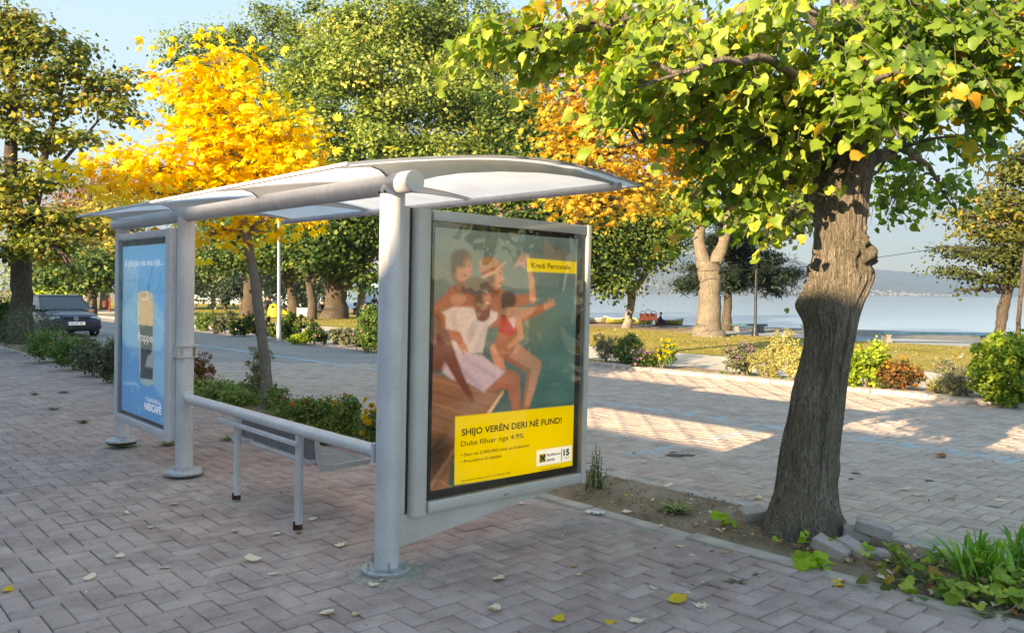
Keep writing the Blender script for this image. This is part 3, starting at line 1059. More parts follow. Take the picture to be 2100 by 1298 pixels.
# daughter on the lap
A.limb([(.40, .47), (.44, .55), (.50, .60)], [.035, .032, .022], skl)
A.limb([(.50, .48), (.67, .555), (.625, .72)], [.055, .042, .024], sk)
A.limb([(.51, .47), (.70, .545), (.665, .64), (.64, .70)], [.045, .036, .028, .02], skl)
A.limb([(.50, .35), (.47, .45)], [.062, .07], sk)
A.poly([(.44, .33), (.56, .345), (.55, .40), (.50, .42), (.42, .40)], srgb(196, 60, 56))
A.poly([(.47, .335), (.55, .345), (.53, .39)], srgb(224, 214, 206))
A.limb([(.56, .36), (.58, .42), (.50, .46)], [.024, .020, .016], skl)
A.ell(.495, .298, .048, .046, sk); A.ell(.485, .268, .055, .034, srgb(70, 44, 34), soft=4); A.ell(.452, .298, .018, .045, srgb(70, 44, 34), soft=4)
A.ell(.515, .318, .010, .004, srgb(130, 50, 46)); A.ell(.505, .294, .007, .004, srgb(40, 26, 22)); A.ell(.525, .295, .006, .004, srgb(40, 26, 22))
# shorts, legs, arms in front
A.limb([(.36, .585), (.53, .600), (.56, .73)], [.062, .050, .030], sk)
A.poly([(.05, .495), (.17, .475), (.31, .490), (.40, .535), (.475, .562), (.40, .60), (.33, .64), (.23, .60), (.12, .58), (.06, .55)], srgb(212, 206, 222), soft=2)
for (x0, y0, x1, y1) in ((.2, .50, .40, .58), (.15, .52, .30, .62), (.1, .5, .2, .57)):
    A.limb([(x0, y0), (x1, y1)], [.006, .012], srgb(164, 158, 184), alpha=.6, soft=7)
A.limb([(.04, .345), (.05, .40), (.15, .415), (.185, .455)], [.03, .028, .024, .016], sk)
A.limb([(.185, .44), (.215, .475)], [.010, .005], skl); A.limb([(.175, .45), (.19, .485)], [.010, .005], skl)
A.limb([(.05, .42), (.16, .565), (.255, .668)], [.05, .026, .014], skd)
A.limb([(.0, .36), (.02, .5)], [.05, .06], skd, soft=6)
# curling reflections of the glass, painted into the top of the print
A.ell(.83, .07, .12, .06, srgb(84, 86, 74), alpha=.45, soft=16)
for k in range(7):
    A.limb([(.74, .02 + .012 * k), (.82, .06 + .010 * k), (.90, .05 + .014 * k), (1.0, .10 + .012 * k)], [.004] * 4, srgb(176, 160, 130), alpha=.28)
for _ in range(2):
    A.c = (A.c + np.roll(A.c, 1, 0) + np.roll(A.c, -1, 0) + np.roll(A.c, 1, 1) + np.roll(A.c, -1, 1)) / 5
_rf = np.clip(A.fbm(3, 16, 31, 3) * 1.1, 0, 1) * np.exp(-((A.y - .33) / .16) ** 2)  # brown reflection band of the glass, painted into the print
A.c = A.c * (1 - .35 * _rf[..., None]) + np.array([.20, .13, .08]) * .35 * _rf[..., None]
_rf = np.clip(A.fbm(8, 24, 37, 3) - .2, 0, 1) * (A.y > .4)  # pale reflection streaks, painted into the lower part
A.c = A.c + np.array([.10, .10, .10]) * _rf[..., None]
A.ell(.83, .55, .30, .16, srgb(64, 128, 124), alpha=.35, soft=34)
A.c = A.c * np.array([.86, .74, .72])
A.c = A.c * (np.array([1.05, .86, .74]) + (np.array([.95, 1.0, 1.02]) - np.array([1.05, .86, .74])) * np.clip(A.x * 1.3, 0, 1)[..., None]) * (1 + np.random.default_rng(8).normal(0, .09, A.x.shape)[..., None])  # warm brown reflection painted in towards the left, plus print grain
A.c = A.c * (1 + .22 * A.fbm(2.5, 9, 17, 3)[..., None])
A.poly([(.145, .725), (1.01, .731), (1.01, 1.01), (.147, .993)], srgb(235, 205, 20))
A.poly([(.612, .096), (.995, .100), (.995, .152), (.612, .151)], srgb(238, 210, 40))
A.poly([(.715, .908), (.99, .908), (.99, .976), (.715, .976)], srgb(245, 245, 243))
PX, PZ, PY = .336 - .168, .40, .046
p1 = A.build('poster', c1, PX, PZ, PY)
def tl(txt, u, v, w, h, mat='printblack', bold=0, parent=None, name='lettering', art=A, x0=PX, z0=PZ, y=PY):
    return lettering(txt, parent or c1, x0 + u * art.w, z0 + (1 - v) * art.h, y - .002, w * art.w, h, M[mat], bold, name)
tl('SHIJO VERËN DERI NË FUND!', .187, .803, .715, .058, bold=.018)
tl('Duke filluar nga 4.9%', .184, .845, .43, .046)
tl('• Deri në 2,000,000 Lekë pa kolateral', .185, .886, .47, .030)
tl('• Procedura të shpejta', .186, .912, .27, .030)
tl('Oferta është e vlefshme deri më 31 Dhjetor 2009', .186, .985, .335, .016)
tl('www.raiffeisen.al', .747, .997, .15, .018)
tl('Kredi Personale', .644, .135, .30, .050, bold=.006)
tl('Raiffeisen', .795, .940, .105, .026, bold=.01); tl('BANK', .795, .962, .062, .024, bold=.02)
tl('15', .922, .948, .048, .058, bold=.05); tl('VJET', .925, .962, .045, .012, 'printyellow', .03)
lg = MB()
def pq(u0, v0, u1, v1, y=PY - .002):
    lg.box((PX + u0 * A.w, y - .0005, PZ + (1 - v1) * A.h), (PX + u1 * A.w, y, PZ + (1 - v0) * A.h))
pq(.906, .916, .910, .970)
lg.build('logo_rule', M['printblack'], c1)
lg = MB(); pq(.735, .926, .783, .962); lg.build('logo_square', M['printyellow'], c1)
lg = MB()
cx, cz = PX + .759 * A.w, PZ + (1 - .944) * A.h
for a in (.8, -.8):
    R_ = Matrix.Translation((cx, PY - .0035, cz)) @ Matrix.Rotation(a, 4, 'Y')
    lg.box((-.030, -.0004, -.0055), (.030, .0004, .0055), M=R_)
for (dx, dz, a) in ((-.024, .012, .8), (.024, .012, -.8)):
    lg.box((-.010, -.0004, -.004), (.010, .0004, .004), M=Matrix.Translation((cx + dx * .8, PY - .0045, cz + dz)) @ Matrix.Rotation(a + PI / 2, 4, 'Y'))
lg.build('logo_mark', M['printblack'], c1)

c2 = case('grey framed poster case with the pale blue coffee advertisement', -.12, 4.667, -PI / 2, .057, .117, True)
B = Art(1.215, 1.585, 180, 240)
t = np.clip(A.y[:240, :180] * 0, 0, 1)
bt = B.y[..., None]; bx = B.x[..., None]
B.c = np.array(srgb(108, 178, 222)) * (1 - bt) + np.array(srgb(70, 150, 210)) * bt
B.c = B.c * (1 + .10 * (B.fbm(3, 4, 11, 2)[..., None]))
r = np.random.default_rng(4).normal(0, .06, B.x.shape)[..., None]
B.c *= 1 + r
B.c = B.c * np.array([.85, 1.02, 1.1])
B.poly([(.03, .105), (.36, .105), (.36, .33), (.03, .33)], srgb(165, 205, 232), alpha=.55, soft=6)
for k in range(4): B.limb([(.14 + .055 * k, .17), (.14 + .055 * k, .27)], [.006, .006], srgb(84, 150, 200), alpha=.8)
B.limb([(.10, .205), (.34, .205)], [.005, .005], srgb(84, 150, 200), alpha=.8)
B.ell(.15, .33, .17, .08, srgb(110, 178, 220), alpha=.6, soft=4)
B.ell(.47, .48, .50, .19, srgb(150, 202, 232), alpha=.75, soft=5)
B.poly([(-.01, .60), (1.01, .60), (1.01, 1.01), (-.01, 1.01)], srgb(48, 132, 200), alpha=.55, soft=4)
B.ell(1.0, .72, .3, .13, srgb(140, 196, 228), alpha=.5, soft=6)
rr = np.random.default_rng(5)
for k in range(26):
    x, y, q = rr.uniform(.02, .98), rr.uniform(.5, .98), rr.uniform(.008, .022)
    B.ell(x, y, q, q / B.asp, srgb(150, 205, 236), alpha=.6); B.ell(x, y, q * .7, q * .7 / B.asp, srgb(84, 158, 212), alpha=.8)
gl = [(.355, .291), (.362, .37), (.374, .434), (.405, .508), (.425, .557), (.412, .62), (.416, .70), (.430, .77), (.455, .800), (.607, .812), (.735, .79), (.752, .75), (.738, .671), (.704, .576), (.715, .503), (.727, .40), (.727, .31), (.65, .275), (.557, .266), (.42, .275)]
B.poly(gl, srgb(150, 178, 190), alpha=.9)
B.poly([(.365, .315), (.375, .43), (.385, .463), (.715, .463), (.718, .33), (.6, .30)], srgb(220, 200, 158))
B.poly([(.385, .463), (.41, .51), (.432, .557), (.425, .60), (.70, .60), (.700, .576), (.712, .463)], srgb(104, 116, 112))
B.poly([(.425, .60), (.424, .70), (.445, .775), (.72, .765), (.725, .70), (.70, .60)], srgb(34, 46, 60))
B.poly([(.60, .64), (.72, .60), (.72, .70), (.55, .70)], srgb(140, 156, 164), soft=3)
B.ell(.54, .293, .17, .028, srgb(236, 222, 198)); B.ell(.50, .288, .10, .015, srgb(206, 180, 150), soft=5)
B.limb([(.66, .30), (.60, .235), (.70, .13)], [.014, .012, .010], srgb(60, 110, 150), alpha=.45)
B.limb([(.385, .33), (.395, .46), (.44, .56), (.435, .74)], [.008] * 4, srgb(225, 236, 240), alpha=.6, soft=3)
B.limb([(.03, .835), (.35, .815), (.43, .83)], [.008, .014, .004], srgb(130, 190, 228), alpha=.7, soft=4)
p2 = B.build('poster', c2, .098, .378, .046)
k2 = dict(parent=c2, art=B, x0=.098, z0=.378, mat='printwhite')
tl('ǎ jithçka nis me një...', .06, .118, .86, .085, bold=.012, **k2)
tl('frappe', .385, .555, .33, .115, bold=.016, **k2)
tl('it all starts with a', .56, .884, .32, .036, **k2)
tl('NESCAFÉ', .55, .945, .36, .088, bold=.04, **k2)
q = MB(); q.box((.098 + .60 * B.w, .043, .378 + .108 * B.h), (.098 + .91 * B.w, .044, .378 + .112 * B.h)); q.build('logo_bar', M['printwhite'], c2)

# ---------------------------------------------------------------- bench under the handrail
be = thing('bench', 'grey perforated steel bench on two thin legs under the shelter handrail', 'bench')
be.matrix_world = sh.matrix_world.copy()
for s in (1.06, 2.04):
    q = MB(); q.tube([(.0, s, .03), (.0, s, .635)], .0275, 20); lg_ = q.build('leg', G, be, smooth=40)
    q = MB(); q.lathe([(.0282, 0), (.0284, .030), (.0280, .034)], 18, (0, s, -.002)); q.box((-.036, s - .006, -.004), (-.027, s + .006, .05)); q.build('rusty_foot', M['rust'], lg_)
q = MB(); q.box((-.062, 1.0, .565), (-.032, 2.28, .592), bevel=.003); q.build('back_bar', G, be)
q = MB(); q.tube([(.03, 2.2, .43), (.09, 2.2, .42), (.10, 2.15, .42), (.10, 1.10, .42), (.03, 1.08, .44)], .019, 14); q.build('support_tube', G, be, smooth=40)
for s in (1.06, 2.04):
    q = MB(); q.box((.02, s - .02, .425), (.14, s + .02, .445), bevel=.003); q.build('bracket', G, be)
# side plates (L-shaped) and the slotted back and seat
def lplate(s):
    P = [(.075, .60), (.105, .603), (.125, .48), (.150, .425), (.20, .412), (.50, .420), (.515, .408), (.50, .385), (.20, .372), (.135, .375), (.105, .40), (.088, .47)]
    q = MB(); q.prism(P, s, s + .012, axis=1); q.build('side_plate', G, be)
lplate(.988); lplate(2.262)
M['slot'] = simple('slotted_steel', (.24, .26, .29), .5, .2, 12, .2, .05)
def slotted(name, P0, P1, n):
    """bars between s = 1.0 and 2.26 over a path from P0 to P1 in (t, z), slanted"""
    q = MB()
    P0, P1 = Vector((P0[0], 0, P0[1])), Vector((P1[0], 0, P1[1]))
    d = P1 - P0
    for k in range(n):
        s0 = 1.008 + (1.255 - .05) * k / n
        a = Vector((P0.x, s0, P0.z)); b = Vector((P1.x, s0 + .045, P1.z))
        w = .0082
        nx = Vector((d.z, 0, -d.x)).normalized() * .0015
        V = [a + Vector((0, -w, 0)) - nx, a + Vector((0, w, 0)) - nx, b + Vector((0, w, 0)) - nx, b + Vector((0, -w, 0)) - nx]
        V += [x + nx * 2 for x in V]
        q.add([tuple(x) for x in V], [[0, 1, 2, 3], [7, 6, 5, 4], [0, 4, 5, 1], [2, 6, 7, 3], [1, 5, 6, 2], [3, 7, 4, 0]])
    for p in (P0, P1, (P0 + P1) / 2):
        q.tube([(p.x, 1.0, p.z), (p.x, 2.262, p.z)], .006, 8)
    q.build(name, M['slot'], be)
slotted('backrest', (.092, .594), (.118, .44), 56)
slotted('seat', (.165, .398), (.50, .403), 56)

# ---------------------------------------------------------------- trees
def unit(v): return v / (np.linalg.norm(v, axis=-1, keepdims=True) + 1e-9)


def frames(n, up=.6, rnd=.8, out=None, outw=.3, rng=RNG):
    """random leaf frames: normal leaning up, axis in the leaf plane"""
    N = rng.normal(0, rnd, (n, 3)); N[:, 2] += up
    if out is not None: N += out * outw
    N = unit(N)
    A = rng.normal(0, 1, (n, 3)); A[:, 2] -= .5
    A = unit(A - N * (A * N).sum(1, keepdims=True))
    return N, A, np.cross(N, A)


def leaf_quads(P, size, N, A, Bv, rng=RNG, w=.36):
    s = (size * rng.uniform(.6, 1.3, len(P)))[:, None]
    f = rng.uniform(-.25, .1, (len(P), 1))
    V = np.stack([P - A * s * .5, P + Bv * s * w + N * s * f, P + A * s * .5 + N * s * f * .6, P - Bv * s * w + N * s * f], 1)
    return V


def leaf_palm(P, size, out, rng=RNG, k=6):
    """hand-shaped drooping leaves: k leaflets each one folded quad"""
    n = len(P)
    D = unit(out + rng.normal(0, .55, (n, 3)) + np.array([0, 0, -.25]))
    N0 = np.array([0, 0, 1.]) + rng.normal(0, .35, (n, 3))
    N = unit(N0 - D * (N0 * D).sum(1, keepdims=True))
    Bv = np.cross(N, D)
    s = (size * rng.uniform(.7, 1.25, n))[:, None]
    out_ = []
    for j in range(k):
        a = (j - (k - 1) / 2) * (2.1 / (k - 1)) * 1.15
        ln = s * (1 - .28 * abs(a))
        ax = D * math.cos(a) + Bv * math.sin(a)
        ax = unit(ax + N * (-.35 - .25 * rng.random((n, 1))))
        bx = unit(np.cross(N, ax))
        out_.append(np.stack([P, P + ax * ln * .62 + bx * ln * .135 - N * ln * .02, P + ax * ln, P + ax * ln * .62 - bx * ln * .135 - N * ln * .02], 1))
    return np.stack(out_, 1).reshape(-1, 4, 3)


def blob(b):
    px, py, D, rx, ry = b[:5]
    c = np.array(at(px, py, D))
    k = D / F
    rd = b[5] if len(b) > 5 else rx * k * .8
    return c, np.array([rx * k, rd, ry * k])


def cloud(blobs, n, clump, rng, flatz=.5, per=26, shell=.55):
    """points gathered in clumps spread through the blobs; returns points, outward vectors, clump tint, clump centres"""
    bl = [blob(b) for b in blobs]
    wts = np.array([r[0] * r[2] for c, r in bl]); wts /= wts.sum()
    P, O, T, CC = [], [], [], []
    for (c, r), w in zip(bl, wts):
        m = max(2, int(n * w / per))
        d = unit(rng.normal(0, 1, (m, 3)))
        rad = rng.uniform(shell ** 3, 1, m)[:, None] ** (1 / 3)
        C = c + d * rad * r
        q = rng.normal(0, 1, (m, per, 3)) * clump * np.array([1, 1, flatz]) * rng.uniform(.6, 1.4, (m, 1, 1))
        P.append((C[:, None] + q).reshape(-1, 3)); O.append(unit(np.repeat(d, per, 0) * .5 + unit(q.reshape(-1, 3)) * 1.0 + np.array([0, 0, .35])))
        T.append(np.repeat(rng.normal(0, .16, m), per)); CC.append(C)
    return np.concatenate(P), np.concatenate(O), np.concatenate(T), CC, bl


def tree(name, label, D, trunk, blobs, n, size, mat, bark, seed, cat='tree', group=None, clump=.45, style='quad', tone=.45, spread=.2, up=.6, flatz=.5, per=26, shell=.5, limb=1.0, twigs=True, wleaf=.36, ground=True, z0=0.0):
    """trunk: list of stems, each a list of (px, py, radius in px) at depth D, the first point at the ground"""
    rng = np.random.default_rng(seed)
    rnd = random.Random(seed)
    b0 = trunk[0][0]
    base = at(b0[0], b0[1], D)
    root = Vector((base.x, base.y, z0))
    t = thing(name, label, cat, root, group=group)
    k = D / F
    mb = MB()
    tops = []
    allpts = []
    for si, stem in enumerate(trunk):
        pts = [at(p[0], p[1], p[3] if len(p) > 3 else D) for p in stem]
        rad = [p[2] * k for p in stem]
        if si == 0:
            pts[0] = Vector((pts[0].x, pts[0].y, z0 - .15)); rad[0] *= 1.35
        # subdivide with a little wander
        P2, R2 = [], []
        for i in range(len(pts) - 1):
            m = 5
            for j in range(m):
                f = j / m
                q = pts[i].lerp(pts[i + 1], f)
                ww = rad[i] * .06
                if j or i: q = q + Vector((rnd.gauss(0, ww), rnd.gauss(0, ww), 0))
                P2.append(q); R2.append((rad[i] + (rad[i + 1] - rad[i]) * f ** .8) * rnd.uniform(.975, 1.03))
        P2.append(pts[-1]); R2.append(rad[-1])
        mb.tube([p - root for p in P2], R2, 14)
        tops.append((pts[-1], rad[-1])); allpts += list(zip(P2, R2))[len(P2) // 2:]
    P, O, T, CC, bl = cloud(blobs, n, clump, rng, flatz, per, shell)
    # limbs to each blob, twigs to some clumps
    lm = MB()
    for (c, r), C in zip(bl, CC):
        c = Vector(c)
        src, sr = min(allpts, key=lambda a: (a[0] - c).length + (3 if a[0].z > c.z else 0))
        r0 = min(sr * .7, .20 * limb + .012 * (c - src).length)
        mid = src.lerp(c, .5) + Vector((rnd.gauss(0, .08), rnd.gauss(0, .08), .10)) * (c - src).length
        path = []
        for j in range(9):
            f = j / 8
            q = src * (1 - f) ** 2 + mid * 2 * f * (1 - f) + c * f * f
            path.append(q + Vector((rnd.gauss(0, .02), rnd.gauss(0, .02), rnd.gauss(0, .02))) * (c - src).length * (0 if j in (0,) else 1))
        lm.tube([p - root for p in path], [r0 * (1 - .7 * j / 8) for j in range(9)], 7)
        if twigs:
            for q in C[:: max(1, len(C) // 22)]:
                q = Vector(q)
                s_ = path[rnd.randint(4, 8)]
                m_ = s_.lerp(q, .5) + Vector((rnd.gauss(0, .1), rnd.gauss(0, .1), rnd.gauss(.05, .08))) * (q - s_).length
                lm.tube([s_ - root, m_ - root, q - root], [r0 * .28, r0 * .18, r0 * .06], 4, caps=False)
    tr = mb.build('trunk', bark, t, smooth=180)
    lm.build('branches', bark, t, smooth=180)
    P = P - np.array(root)
    if style == 'palm':
        V = leaf_palm(P, size, O * np.array([1, 1, .3]), rng)
        T = np.repeat(T, 6)
    elif style == 'needle':
        N, A, B_ = frames(len(P), .5, .6, O, .4, rng)
        V = leaf_quads(P, size, N, A, B_, rng, .07)
    else:
        N, A, B_ = frames(len(P), up, .45, O, 1.0, rng)
        V = leaf_quads(P, size, N, A, B_, rng, wleaf)
    tint = np.clip(tone + T + rng.normal(0, spread, len(V)), 0, 1)
    quads('crown', V, tint, mat, t)
    return t


DB, GB, PB, YB = M['bark_dark'], M['bark_grey'], M['bark_pale'], M['bark_young']
# --- young yellow chestnut behind the shelter
tree('chestnut_tree', 'slim young chestnut tree with bright yellow and orange leaves rising behind the shelter roof', 11.0,
     [[(552, 842, 11), (545, 760, 11), (533, 650, 10.5), (520, 560, 9.5), (503, 470, 9), (478, 340, 8), (455, 250, 6), (432, 190, 4), (448, 120, 2.5)],
      [(500, 455, 6), (440, 400, 4.5), (350, 345, 3.5), (240, 320, 2)], [(490, 400, 5), (540, 340, 4), (600, 290, 2.5)]],
     [(440, 130, 11, 75, 35), (420, 180, 11, 90, 35, .5), (450, 235, 11, 100, 40), (520, 260, 10.8, 95, 45), (410, 300, 10.8, 90, 40), (500, 330, 10.7, 110, 40), (560, 330, 11, 75, 35),
      (330, 345, 10.8, 100, 32), (250, 350, 10.8, 85, 25), (215, 340, 11, 55, 22), (300, 400, 10.6, 75, 22), (430, 385, 11, 110, 28), (540, 390, 11, 90, 25), (600, 265, 11, 45, 25), (650, 335, 11, 70, 12),
      (430, 480, 11, 45, 30), (545, 478, 11, 40, 20), (600, 440, 11, 60, 18)],
     3100, .135, M['leaf_yellow'], YB, 11, clump=.24, style='palm', tone=.55, spread=.2, per=7, shell=.1, limb=.14, flatz=.5)
# --- left street tree
tree('street_tree', 'dark-trunked tree with thinning brown and yellow-green leaves at the left edge beside the parked car', 23.2,
     [[(42, 706, 21), (45, 620, 20), (42, 540, 20), (36, 470, 18), (22, 330, 13), (25, 190, 9), (10, 60, 4)],
      [(42, 500, 13), (75, 400, 10), (95, 300, 7), (120, 210, 4), (150, 90, 2)], [(40, 480, 10), (10, 400, 8), (-30, 300, 6)], [(70, 410, 6), (130, 330, 4), (200, 250, 2)]],
     [(-10, 60, 23, 80, 70), (60, 70, 23, 60, 40), (120, 100, 23, 80, 35), (60, 160, 23, 90, 35), (170, 150, 23, 55, 30), (0, 210, 23, 80, 50), (120, 215, 23, 70, 22), (215, 190, 23, 70, 28), (250, 235, 23, 50, 25),
      (60, 280, 23, 100, 28), (180, 285, 23, 60, 16), (255, 160, 23, 35, 20), (10, 370, 23, 80, 50), (110, 360, 22.5, 60, 30), (60, 440, 22, 110, 40), (150, 450, 22, 50, 30), (110, 510, 21.5, 80, 28), (20, 520, 22, 60, 30), (150, 555, 21, 25, 12), (205, 215, 22, 20, 12)],
     11500, .17, M['leaf_street'], DB, 12, clump=.26, tone=.5, spread=.22, per=34, shell=.2, flatz=.35, limb=.5)
# --- big plane trees of the lakeside park
PK = 'large old trees of the lakeside park'
tree('plane_tree', 'huge plane tree with a thick limb leaning right, seen through the shelter between its posts', 47,
     [[(688, 660, 24), (690, 615, 21), (688, 575, 22), (680, 540, 16), (660, 470, 11), (650, 330, 8), (700, 180, 5)],
      [(695, 595, 13), (730, 560, 13), (765, 515, 12), (800, 450, 10), (850, 330, 7), (900, 180, 4)], [(683, 560, 12), (650, 520, 9), (600, 400, 6), (560, 250, 4)]],
     [(690, 60, 46, 90, 60), (780, 50, 45, 110, 60), (650, 150, 45, 100, 60), (760, 150, 43, 110, 60), (880, 70, 46, 90, 70), (880, 180, 43, 110, 60), (700, 250, 43, 100, 60), (800, 260, 42, 100, 60), (960, 60, 47, 80, 80),
      (980, 230, 45, 90, 90), (900, 320, 43, 120, 60), (760, 350, 43, 120, 60), (1050, 330, 46, 90, 90), (1010, 140, 47, 60, 60)],
     74000, .23, M['leaf_olive'], DB, 13, group=PK, clump=.62, tone=.52, spread=.12, per=230, shell=.35, flatz=.6)
tree('plane_tree', 'wide dark green tree with the blackish trunk left of the grey lamp pole', 51,
     [[(514, 650, 17), (514, 610, 15), (512, 560, 14), (505, 480, 11), (480, 300, 7), (470, 150, 4)], [(512, 540, 8), (560, 440, 6), (600, 300, 4)]],
     [(400, 110, 52, 60, 40), (470, 100, 52, 80, 50), (560, 70, 52, 75, 50), (430, 170, 52, 90, 50), (560, 160, 50, 90, 70), (600, 250, 48, 90, 70), (490, 270, 51, 110, 60), (380, 230, 53, 40, 25), (610, 350, 48, 90, 60), (360, 400, 52, 70, 30),
      (470, 400, 51, 110, 70)],
     42000, .22, M['leaf_olive'], DB, 14, group=PK, clump=.6, tone=.45, spread=.12, per=210, shell=.3, flatz=.6)
tree('park_tree', 'leaning tree with low dark green foliage just right of the grey lamp pole', 52,
     [[(606, 640, 12), (600, 612, 10), (592, 580, 10), (585, 540, 8), (600, 470, 5)]],
     [(600, 500, 50, 80, 45), (520, 520, 49, 55, 40), (680, 480, 46, 90, 50), (600, 430, 48, 110, 50), (740, 440, 44, 90, 50), (490, 470, 49, 60, 40), (700, 540, 45, 70, 22), (760, 570, 44, 22, 26), (450, 540, 50, 40, 25), (655, 545, 45, 40, 18)],
     26000, .25, M['leaf_dark'], DB, 15, group=PK, clump=.6, tone=.5, spread=.22, per=50, shell=.3)
tree('park_tree', 'slender grey tree with a wire ring round its trunk beside the huge plane tree', 44,
     [[(640, 660, 9), (641, 620, 9), (636, 590, 8), (626, 550, 7), (610, 500, 5)], [(636, 588, 5), (650, 560, 4), (652, 500, 3)]],
     [(600, 500, 44, 60, 35), (665, 500, 44, 50, 35), (635, 530, 43, 40, 18)],
     9000, .22, M['leaf_dark'], DB, 16, group=PK, clump=.5, tone=.55)
tree('park_tree', 'middling straight tree standing just right of the huge plane trunk', 49,
     [[(740, 655, 9), (741, 620, 8), (744, 580, 8), (746, 540, 7), (730, 480, 5)]],
     [(735, 500, 48, 60, 30), (790, 440, 46, 90, 40)],
     6000, .22, M['leaf_dark'], GB, 17, group=PK, clump=.5, tone=.55)
tree('park_tree', 'tall dark tree whose forked trunk shows between the shelter roof and the near poster case', 38,
     [[(1040, 690, 18), (1040, 600, 15), (1038, 500, 14), (1026, 430, 13), (1012, 370, 10)], [(1036, 470, 8), (1062, 420, 7), (1080, 370, 5)]],
     [(900, 400, 40, 80, 45), (1000, 390, 39, 110, 50), (960, 470, 39, 100, 50), (1100, 440, 38, 80, 60), (1130, 300, 38, 90, 90), (1060, 230, 40, 80, 60), (870, 500, 40, 60, 40), (1180, 520, 36, 60, 60), (1180, 420, 37, 70, 60)],
     30000, .22, M['leaf_dark'], GB, 18, group=PK, clump=.55, tone=.62, spread=.24, per=50, shell=.3)
# --- orange chestnut across the road
tree('chestnut_tree', 'taller chestnut tree with orange-gold leaves across the road behind the near poster case', 19.0,
     [[(1165, 745, 16), (1168, 600, 13), (1180, 480, 11), (1200, 350, 9), (1225, 200, 6), (1250, 60, 4)]],
     [(1270, 40, 19, 120, 60), (1330, 110, 19, 110, 60), (1200, 120, 19.5, 80, 50), (1150, 185, 19, 85, 30), (1290, 190, 18.5, 110, 50), (1220, 250, 18.8, 100, 40), (1360, 230, 19, 80, 60), (1150, 285, 19, 70, 22), (1290, 310, 18.5, 130, 45), (1210, 340, 18, 70, 25),
      (1160, 405, 17.8, 70, 24), (1230, 420, 17.8, 90, 30), (1320, 380, 18.5, 90, 45), (1390, 320, 19, 60, 60)],
     7200, .15, M['leaf_orange'], DB, 19, clump=.33, style='palm', tone=.5, spread=.2, per=9, shell=.3, limb=.4)
# --- trees on the right lawn
tree('park_tree', 'small crooked tree with swollen curved trunk on the lawn left of the pale forked tree', 38,
     [[(1284, 676, 8), (1292, 640, 7.5), (1296, 612, 8), (1294, 598, 10), (1306, 588, 7), (1322, 566, 6), (1336, 540, 5), (1345, 490, 4), (1350, 430, 3)]],
     [(1270, 470, 38, 70, 50), (1340, 460, 38, 55, 60), (1260, 550, 37, 60, 45), (1225, 500, 37, 45, 60), (1380, 430, 38, 40, 50), (1330, 510, 38, 55, 35), (1240, 590, 36.5, 35, 14), (1300, 400, 38, 80, 40), (1370, 500, 38, 25, 40)],
     22000, .19, M['leaf_dark'], GB, 20, clump=.5, tone=.66, spread=.24, per=45, shell=.25)
tree('plane_tree', 'pale plane tree forking low on the sunlit lawn left of the black lamp post', 31,
     [[(1453, 697, 31), (1452, 668, 25), (1454, 620, 23), (1456, 575, 21), (1452, 535, 25)],
      [(1446, 548, 15), (1434, 500, 12), (1438, 440, 9), (1440, 380, 8), (1450, 300, 5)], [(1462, 548, 16), (1482, 505, 12), (1494, 460, 10), (1500, 400, 8), (1540, 300, 5)]],
     [(1450, 330, 31, 70, 50), (1520, 300, 31, 90, 60), (1600, 360, 30, 90, 50), (1560, 430, 29, 60, 30), (1630, 430, 29, 50, 40), (1420, 250, 31, 80, 60), (1660, 300, 31, 100, 70), (1560, 200, 31, 130, 70), (1400, 400, 31, 30, 30)],
     17000, .24, M['leaf_olive'], PB, 21, clump=.55, tone=.45, spread=.2, per=45, shell=.3)
tree('pine_tree', 'dark blue-green pine with flat needle pads behind the black lamp post', 36,
     [[(1490, 682, 9), (1492, 620, 8), (1496, 560, 7), (1500, 500, 5), (1505, 440, 3)]],
     [(1420, 585, 36, 30, 14), (1500, 590, 36, 45, 12), (1440, 560, 36, 35, 16), (1530, 560, 35, 50, 18), (1580, 575, 35, 45, 14), (1610, 560, 35, 30, 9), (1510, 520, 36, 50, 18), (1560, 530, 36, 40, 14), (1530, 490, 36, 40, 16), (1470, 500, 36, 40, 20), (1590, 600, 35.5, 20, 5), (1500, 460, 36, 35, 18)],
     15000, .34, M['leaf_pine'], DB, 22, clump=.34, style='needle', tone=.35, per=40, shell=.2, flatz=.3)
tree('lakeside_tree', 'knotty-trunked tree with sparse drooping dark leaves at the far end of the long blue bench', 27.8,
     [[(2046, 712, 11), (2052, 670, 9.5), (2058, 630, 11), (2066, 600, 9), (2076, 570, 10), (2084, 520, 7), (2095, 450, 5)]],
     [(2050, 525, 27.8, 60, 22), (1990, 520, 27.8, 55, 16), (1960, 555, 27.5, 40, 10), (2010, 570, 27.5, 50, 14), (2090, 500, 27.8, 60, 40), (1930, 510, 27.8, 20, 8), (2040, 480, 27.8, 50, 16), (2080, 560, 27.5, 40, 20), (1985, 595, 27.5, 18, 5)],
     5600, .13, M['leaf_mixed'], DB, 23, clump=.3, tone=.12, spread=.12, per=30, shell=.2, flatz=.3)
tree('sapling', 'thin bare-stemmed sapling at the right edge beside the knotty tree', 26.5,
     [[(2087, 716, 5), (2088, 670, 4.5), (2092, 620, 4), (2100, 540, 4), (2112, 440, 3)]],
     [(2110, 430, 26.5, 40, 30)], 900, .14, M['leaf_mixed'], DB, 24, clump=.3, tone=.5)
